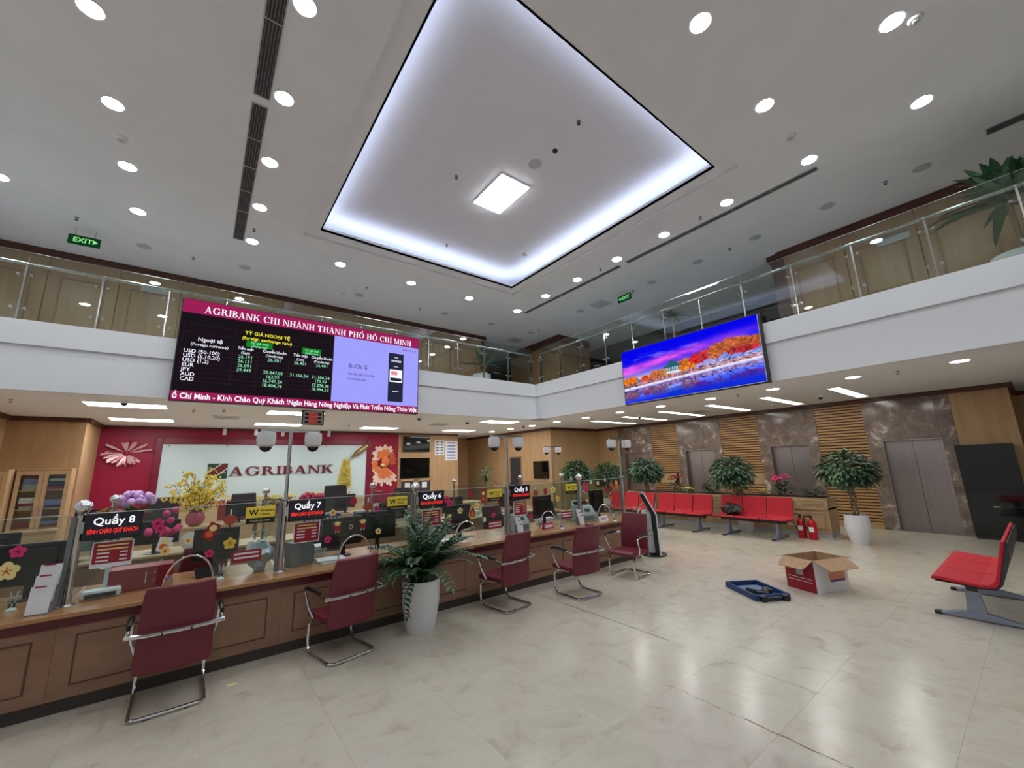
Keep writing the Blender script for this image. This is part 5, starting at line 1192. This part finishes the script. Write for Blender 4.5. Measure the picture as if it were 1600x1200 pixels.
for a, lab in (((16, 956), 'left of the leaflet rack'), ((344, 906), 'left of the counter seven post'), ((586, 872), 'above the chair back by counter six'), ((724, 848), 'left of the counter five post'), ((878, 827), 'left of the plain middle post'), ((961, 815), 'by the kiosk end glass')): pens(a[0], a[1], 'pen stand with two pens ' + lab)
def name_stand(px_, py_, label, mat, w=.24):
    p = at(px_, py_, 'z', .75); t = thing('desk_sign', label, 'desk sign', (p.x, p.y, .75), .05); MB().prism([(-w/2, -.03, 0), (-w/2, .04, 0), (-w/2, .012, .09)], (w, 0, 0)).build('prism', M[mat], t)
    a = Vector((0, -.03, 0)); b = Vector((0, .012, .09))
    for f, hh in ((.35, .07), (.6, .05)):
        c = a.lerp(b, f); MB().cbox((0, c.y-.002, c.z), (w*.8, .002, .012), rx=RAD(-25)).build('text_line', M['redprint'] if mat == 'paper' else M['paper'], t)
name_stand(553, 886, 'white and red desk sign above the chair by counter seven', 'paper', .3); name_stand(857, 826, 'crimson desk sign between counter five and the middle post', 'redprint'); name_stand(943, 814, 'white desk sign by the kiosk end glass', 'paper')
t = thing('pen_cup', 'clear plastic pen cup on the worktop behind the counter eight chair', 'cup', tuple(at(262, 922, 'z', .75))); MB().lathe([(.03, 0), (.034, .08), (.031, .08), (.027, .006)], 14).build('cup', M['cardboard'], t, smooth=True)
for k in range(3): MB().tube([(.01*k-.01, 0, .01), (.015*k-.015, .01, .13)], .004, 6).build('pen', M['chrome'], t)
t = thing('tablet', 'dark tablet propped on the worktop left of counter seven', 'tablet', tuple(at(325, 901, 'z', .75)), .2); MB().cbox((0, .03, .045), (.22, .012, .15), rx=RAD(-55)).build('slab', M['blackgloss'], t, bevel=.004); MB().box(-.05, .05, .02, .08, 0, .02).build('foot', M['dark'], t)
t = thing('card_terminal', 'small dark payment terminal at the foot of the plain middle post', 'terminal', tuple(at(921, 822, 'z', .75)), -.2); MB().box(-.05, .05, -.06, .06, 0, .03).build('body', M['dark'], t, bevel=.008); MB().box(-.035, .035, -.01, .045, .03, .033).build('screen', M['pink'], t)

# ---------------------------------------------------------------- flowers on the back desks
p = at(303, 826, 'y', 11.0)
bt = thing('blossom_tree', 'yellow apricot blossom branches in a round pink glass vase', 'flowers', (p.x, 11.05, .75))
MB().lathe([(.06, 0), (.14, .05), (.17, .14), (.15, .23), (.1, .28), (.11, .3), (.095, .3), (.08, .27)], 20).build('vase', plain('pink_glass', C(170,70,90), .08), bt, smooth=True)
q = random.Random(9); blos = MB()
for k in range(14):
    a = k*2.399; e = q.uniform(.45, 1.35); L = q.uniform(.6, 1.05); d = Vector((math.cos(a)*math.cos(e)*.85, math.sin(a)*math.cos(e)*.5, math.sin(e)))
    if d.x*L < -.42: d.x = -.42/L
    pts = [Vector((0, 0, .15)) + d*L*f + Vector((q.uniform(-.03, .03), 0, q.uniform(-.03, .03)+.0)) for f in (0, .2, .4, .6, .8, 1)]
    m = MB().tube(pts, [.014, .012, .009, .007, .005, .003], 5)
    for i in range(2, 6):
        for z in range(2):
            dd = Vector((q.uniform(-1, 1), q.uniform(-.5, .5), q.uniform(-.2, 1))).normalized()*q.uniform(.1, .22); m.tube([pts[i], pts[i]+dd], .003, 4)
            for n in range(5): blos.ball(tuple(pts[i]+dd*q.uniform(.3, 1.05)+Vector((q.uniform(-.05, .05), q.uniform(-.05, .05), q.uniform(-.05, .05)))), .026, 5, 3)
    m.build('branch', plain('blossom_bark', C(60,44,34), .8) if k == 0 else bpy.data.materials['blossom_bark'], bt)
blos.build('blossoms', M['yellow'], bt)['kind'] = 'stuff'
def flower_pot(x, y, z, label, mat, r, potr, h, n=30, seed=1):
    q = random.Random(seed); t = thing('flower_pot', label, 'flowers', (x, y, z)); MB().lathe([(potr*.7, 0), (potr, h*.45), (potr*.9, h*.45), (.01, h*.42)], 16).build('pot', M['dark'], t, smooth=True)
    m = MB()
    for k in range(40): a = q.uniform(0, 2*PI); m.leaf((0, 0, h*.45), (math.cos(a), math.sin(a), q.uniform(.1, 1)), (0, 0, 1), r*1.1, r*.35)
    m.build('leaves', M['leaf'], t)
    for k in range(n): a = q.uniform(0, 2*PI); rr = r*math.sqrt(q.random()); MB().ball((rr*math.cos(a), rr*math.sin(a)*.7, h*.75+q.uniform(0, h*.35)*(1-rr/r*.5)), r*.22, 7, 5).build('bloom', M[mat], t)
M['lilac'] = plain('lilac', C(196,160,214), .6); M['rose'] = plain('rose', C(150,24,60), .6)
p = at(211, 790, 'y', 11.1); flower_pot(p.x, 11.1, .75, 'purple hydrangea in a dark pot before the crimson wall', 'lilac', .29, .14, .72, 42, 2)
p = at(487, 780, 'y', 11.1); flower_pot(p.x, 11.1, .75, 'basket of dark red roses below the bank name', 'rose', .26, .12, .52, 30, 3)
flower_pot(-.32, 7.2, 0, 'potted pink orchids standing behind the counter eight glass', 'pink', .2, .15, 1.35, 12, 4)
t = thing('red_folder_stand', 'plain red board standing on the back row left of the bank name chair', 'board', tuple((at(363, 786, 'y', 11.2).x, 11.25, .75))); MB().cbox((0, 0, .22), (.5, .015, .34), rx=RAD(-8)).build('board', M['redprint'], t); MB().box(-.1, .1, 0, .12, 0, .05).build('foot', M['dark'], t)
# file cabinets in the left niche
def book_cabinet(x0, x1, y0, label, seed):
    t = thing('file_cabinet', label, 'cabinet', ((x0+x1)/2, y0, 0)); a = (x1-x0)/2; d = 13.93-y0; q = random.Random(seed)
    MB().box(-a, a, d-.02, d, 0, 2).box(-a, -a+.03, .02, d-.02, 0, 2).box(a-.03, a, .02, d-.02, 0, 2).box(-a, a, 0, d, 2, 2.03).box(-a+.03, a-.03, .02, d-.02, 0, .08).build('carcass', M['deskwood'], t)
    for z in (.75, 1.15, 1.55): MB().box(-a+.03, a-.03, .05, d-.02, z, z+.025).build('shelf', M['deskwood'], t)
    for s in (-1, 1):
        x_0, x_1 = (-a+.005, -.003) if s < 0 else (.003, a-.005); m = MB()
        m.box(x_0, x_0+.07, 0, .02, .08, 1.99); m.box(x_1-.07, x_1, 0, .02, .08, 1.99); m.box(x_0+.07, x_1-.07, 0, .02, 1.9, 1.99); m.box(x_0+.07, x_1-.07, 0, .02, .08, .75)
        dr = m.build('door', M['deskwood'], t); MB().box(x_0+.07, x_1-.07, .008, .012, .75, 1.9).build('glass', M['glass'], dr); MB().box((x_1-.05) if s < 0 else x_0+.03, (x_1-.03) if s < 0 else x_0+.05, -.02, 0, 1.0, 1.2).build('handle', M['stain'], dr)
    k = 0
    for z in (.775, 1.175, 1.575):
        for s in (-1, 1) if a > .3 else (0,):
            n = q.randint(2, 4)
            st = thing('file_pile', 'files on the %s shelf of the %s' % ({.775: 'lower', 1.175: 'middle', 1.575: 'upper'}[z], 'corner cabinet' if a < .3 else 'file cabinet beside the crimson wall'), 'files', ((x0+x1)/2+s*a*.45, y0+.22, z), 0, 'files in ' + label)
            for i in range(n): MB().cbox((q.uniform(-.02, .02), 0, .03+i*.06), (.26 if a > .3 else .2, .22, .056), rz=q.uniform(-.1, .1)).build('file', M[q.choice(('paper', 'lgrey', 'navy', 'bluetxt', 'rose'))], st)
book_cabinet(-3.15, -2.33, 13.5, 'glass doored wood file cabinet beside the crimson wall', 3); book_cabinet(-3.49, -3.18, 13.2, 'narrow file cabinet in the corner of the niche', 4)
t = thing('desk_partition', 'cream wood low partition behind the far left glass', 'partition', (-2.2, 9.0, 0)); MB().box(-.9, .6, 0, .04, 0, 1.05).build('panel', M['deskwood'], t); MB().box(-.92, .62, -.02, .06, 1.05, 1.08).build('cap', M['deskwood'], t)

# ---------------------------------------------------------------- staff ceiling and far walls
t = thing('queue_display', 'small hanging board with three red LED rows below the rate screen', 'display', tuple(at(488, 664, 'y', 10.4)))
hh = .34; MB().box(-.24, .24, -.03, .03, 0, hh).build('case', M['dark'], t, bevel=.006); MB().box(-.21, .21, -.033, -.03, .02, hh-.02).build('face', M['lgrey'], t)
for k in range(3): b = MB().box(-.18, .18, -.036, -.033, .04+k*.09, .1+k*.09).build('row', M['black'], t); m = MB(); put_text(m, '100%d' % (k+1) if 0 else 'OOOO', 0, -.037, .052+k*.09, .036, .01, 'c', width=.2); m.build('digits', M['ledred'], b)
for x in (-.15, .15): MB().tube([(x, 0, hh), (x, 0, ZL-t.location.z+.001)], .006, 6).build('hanger', M['stain'], t)
for k, (px_, py_) in enumerate(((352, 667), (401, 668), (443, 670), (515, 671))):
    p = at(px_, py_, 'z', ZL); y = min(p.y, 15.3); x = p.x*y/p.y; t = thing('spot_lamp', 'white cylinder spot lamp hung before the red wall', 'spot lamp', (x, y, ZL), 0, 'spot lamps before the red wall')
    MB().lathe([(.05, -.03), (.05, 0)], 12).build('rose', M['ceramic'], t); MB().tube([(0, 0, 0), (0, 0, -.08)], .012, 6).build('stem', M['ceramic'], t); MB().tube([(0, .02, -.06), (0, .06, -.24)], .05, 12).build('head', M['ceramic'], t, smooth=True)
def ceil_thing(kind, px_, py_, z, label, group):
    p = at(px_, py_, 'z', z); t = thing(kind, label, kind.replace('_', ' '), (p.x, p.y, z), 0, group)
    if kind == 'sprinkler': MB().lathe([(.035, -.006), (.035, 0)], 12).build('rose', M['grey'], t); MB().lathe([(.012, -.05), (.012, -.004)], 8).build('head', M['stain'], t); MB().lathe([(.028, -.055), (.028, -.05)], 10).build('deflector', M['dark'], t)
    elif kind == 'ceiling_speaker': MB().lathe([(.13, -.004), (.14, -.008), (.145, 0)], 24).build('rim', M['white'], t); MB().lathe([(.001, -.005), (.128, -.005), (.128, -.001)], 24).build('grille', M['lgrey'], t)
    elif kind == 'smoke_detector': MB().lathe([(.06, -.04), (.075, -.02), (.08, 0)], 18).build('base', M['ceramic'], t, smooth=True); MB().lathe([(.03, -.055), (.045, -.04)], 14).build('sensor', M['lgrey'], t)
    elif kind == 'ceiling_camera': MB().lathe([(.05, -.06), (.07, -.04), (.075, 0)], 16).build('base', M['ceramic'], t, smooth=True); MB().ball((0, 0, -.06), .052, 14, 8).build('dome', M['blackgloss'], t, smooth=True)
    elif kind == 'ceiling_diffuser':
        MB().box(-.3, .3, -.3, .3, -.01, 0).build('frame', M['white'], t)
        for r_ in (.25, .18, .11, .04): m = MB(); m.box(-r_, r_, -r_, -r_+.03, -.02, -.01); m.box(-r_, r_, r_-.03, r_, -.02, -.01); m.box(-r_, -r_+.03, -r_+.03, r_-.03, -.02, -.01); m.box(r_-.03, r_, -r_+.03, r_-.03, -.02, -.01); m.build('vane', M['lgrey'], t)
G1 = 'fittings of the high ceiling'
for p in ((120, 340), (302, 402), (397, 358), (573, 449), (656, 482), (938, 420), (1094, 339), (1140, 388), (1383, 284), (989, 454), (842, 515)): ceil_thing('sprinkler', p[0], p[1], ZC, 'small dark sprinkler head in the high ceiling', 'sprinklers of the high ceiling')
for p in ((713, 275), (904, 190), (698, 382)): ceil_thing('sprinkler', p[0], p[1], ZCOF, 'small dark sprinkler head inside the lit coffer', 'sprinklers of the coffer')
for p in ((225, 385), (383, 418), (562, 461), (695, 490), (1180, 371), (1090, 409), (1293, 322), (1440, 262), (1018, 441), (907, 486), (830, 520), (768, 506)): ceil_thing('ceiling_speaker', p[0], p[1], ZC, 'pale round speaker grille flush in the high ceiling', 'speakers of the high ceiling')
ceil_thing('ceiling_speaker', 836, 256, ZCOF, 'round speaker grille inside the lit coffer', None)
for p in ((190, 216), (1430, 29), (1235, 213), (536, 456)): ceil_thing('smoke_detector', p[0], p[1], ZC, 'white smoke detector on the high ceiling', 'smoke detectors of the high ceiling')
ceil_thing('smoke_detector', 821, 397, ZCOF, 'white smoke detector inside the lit coffer', None); ceil_thing('ceiling_camera', 867, 231, ZCOF, 'dark dome camera inside the lit coffer', None)
ceil_thing('ceiling_diffuser', 938, 475, ZC, 'square air diffuser in the high ceiling beside the exit sign', None); ceil_thing('ceiling_diffuser', 805, 531, ZC, 'square air diffuser in the high ceiling at the corridor mouth', None)
for p in ((17, 624), (303, 640), (350, 640), (545, 664), (925, 655), (1205, 630), (1153, 616), (1402, 580)): ceil_thing('sprinkler', p[0], p[1], ZL, 'small sprinkler head in the low ceiling', 'sprinklers of the low ceiling')
for p in ((195, 625.5), (655, 651), (730, 658), (818, 664), (999, 649), (1281, 617)): ceil_thing('ceiling_camera', p[0], p[1], ZL, 'small dark dome camera in the low ceiling', 'dome cameras of the low ceiling')
for p in ((355, 652), (687, 663), (845, 655), (1089, 643.5)): ceil_thing('ceiling_diffuser', p[0], p[1], ZL, 'square air grille in the low ceiling', 'air grilles of the low ceiling')
# linear air slots
def air_slot(x0, x1, y0, y1, label):
    t = thing('linear_diffuser', label, 'air diffuser', ((x0+x1)/2, y0, ZC)); w2 = (x1-x0)/2; L = y1-y0
    MB().box(-w2, w2, 0, L, -.004, -.001).build('slot', M['dark'], t); m = MB(); m.box(-w2-.015, -w2, -.015, L+.015, -.012, 0); m.box(w2, w2+.015, -.015, L+.015, -.012, 0); m.box(-w2, w2, -.015, 0, -.012, 0); m.box(-w2, w2, L, L+.015, -.012, 0); m.build('frame', M['lgrey'], t)
    n = 5
    for k in range(n): x = -w2 + 2*w2*(k+.5)/n; MB().box(x-.004, x+.004, 0, L, -.012, -.004).build('blade', M['grey'], t)
    for k in range(1, max(2, int(L/.75))): y = k*.75; MB().box(-w2, w2, y-.006, y+.006, -.013, -.004).build('divider', M['lgrey'], t)
air_slot(.08, .26, 5.98, 10.2, 'dark slotted air diffuser running towards the rate screen'); air_slot(.08, .26, 1.6, 5.8, 'dark slotted air diffuser beside the left edge of the coffer')
air_slot(8.42, 8.54, 1.63, 5.83, 'narrow slotted air diffuser above the landscape screen'); air_slot(8.42, 8.54, 6.1, 10.15, 'narrow slotted air diffuser running to the hall corner'); air_slot(9.75, 9.95, -3.0, -.35, 'dark air slot above the large balcony palm')
# exit signs
M['exitface'] = emit('exit_face', C(20,70,40), .6); M['exittxt'] = emit('exit_text', C(150,240,150), 1.0)
p = at(132, 377, 'z', 6.72); t = thing('exit_sign', 'green EXIT sign with an arrow hung over the left balcony', 'exit sign', (p.x, p.y, 6.62), -.05)
MB().box(-.24, .24, -.02, .02, 0, .2).build('case', M['exitface'], t); m = MB(); put_text(m, 'EXIT', -.17, -.022, .05, .1, .015); m.prism([(.13, -.022, .05), (.21, -.022, .1), (.13, -.022, .15)], (0, -.001, 0)); m.build('lettering', M['exittxt'], t)['kind'] = 'stuff'
for x in (-.15, .15): MB().tube([(x, 0, .2), (x, 0, ZC-6.62)], .006, 6).build('hanger', M['stain'], t)
p = at(976, 467, 'z', 6.75); t = thing('exit_sign', 'green EXIT sign hung near the square diffuser above the right balcony', 'exit sign', (p.x, p.y, 6.68), -PI/2)
MB().box(-.24, .24, -.02, .02, 0, .2).build('case', M['exitface'], t); m = MB(); put_text(m, 'EXIT', -.1, -.022, .05, .1, .015); m.prism([(-.13, -.022, .05), (-.21, -.022, .1), (-.13, -.022, .15)], (0, -.001, 0)); m.build('lettering', M['exittxt'], t)['kind'] = 'stuff'
for x in (-.15, .15): MB().tube([(x, 0, .2), (x, 0, ZC-6.68)], .006, 6).build('hanger', M['stain'], t)
# office wall: doorway, black screen, green exit box
p0, p1 = at(797, 714, 'x', 10.75), at(815, 714, 'x', 10.75)
d5 = struct(MB().box(10.72, 10.75, p1.y, p0.y, 0, p0.z).build('door_5', M['front'])); MB().box(10.715, 10.72, p1.y+.06, p0.y-.06, 0, p0.z-.05).build('leaf', M['dark'], d5)
p0, p1 = at(833, 721, 'x', 10.7), at(857, 748, 'x', 10.7)
t = thing('office_screen', 'black wall screen on the wood office wall behind the camera pole', 'screen', (10.75, (p0.y+p1.y)/2, p1.z)); MB().box(-.06, -.02, -(p0.y-p1.y)/2, (p0.y-p1.y)/2, 0, p0.z-p1.z).build('panel', M['blackgloss'], t, bevel=.006); MB().box(-.02, -.001, -.1, .1, .1, .3).build('bracket', M['dark'], t)
p = at(777, 682, 'x', 10.7); t = thing('exit_sign', 'small green exit box on the office wall above the dome cameras', 'exit sign', (10.7, p.y, 2.95)); MB().box(0, .04, -.2, .2, 0, .16).build('case', M['exitface'], t); MB().box(-.002, 0, -.1, .1, .05, .11).build('mark', M['exittxt'], t)
t = thing('camera_pole', 'slim camera pole with two dome cameras by the office wall', 'pole', tuple(at(846, 790, 'z', .0)) if 0 else (8.3, 8.9, 0)); MB().tube([(0, 0, 0), (0, 0, 2.3)], .02, 10).build('pole', M['stain'], t, smooth=True); MB().box(-.3, .3, -.015, .015, 2.3, 2.33).build('cross_arm', M['stain'], t); MB().lathe([(.12, 0), (.1, .02)], 14).build('base', M['stain'], t)
for s in (-1, 1): dome_camera(8.3+s*.24, 8.9, 2.299, 'white dome camera on the %s side of the office wall pole' % ('near' if s < 0 else 'far'))
# little upstairs plates and floor bits
for k, (px_, py_, ax, v) in enumerate(((242, 452, 'y', YU-.05), (1395, 372, 'x', XU-.05))):
    p = at(px_, py_, ax, v); t = thing('door_plate', ['grey name plate on the upper wall above the left balcony', 'grey name plate on the upper wall beside the balcony palm'][k], 'plate', p); 
    (MB().box(-.26, .26, -.015, .02, -.1, .1) if ax == 'y' else MB().box(-.015, .02, -.26, .26, -.1, .1)).build('plate', M['lgrey'], t); (MB().box(-.26, .26, -.017, -.015, .04, .1) if ax == 'y' else MB().box(-.017, -.015, -.26, .26, .04, .1)).build('header', M['grey'], t)
p = at(362, 1070, 'z', 0); o = MB().box(-.035, .035, -.02, .02, 0, .001).build('paper_scrap', M['cream']); o.location = p; tag(o, 'small cream paper scrap on the floor before the counter', 'paper')
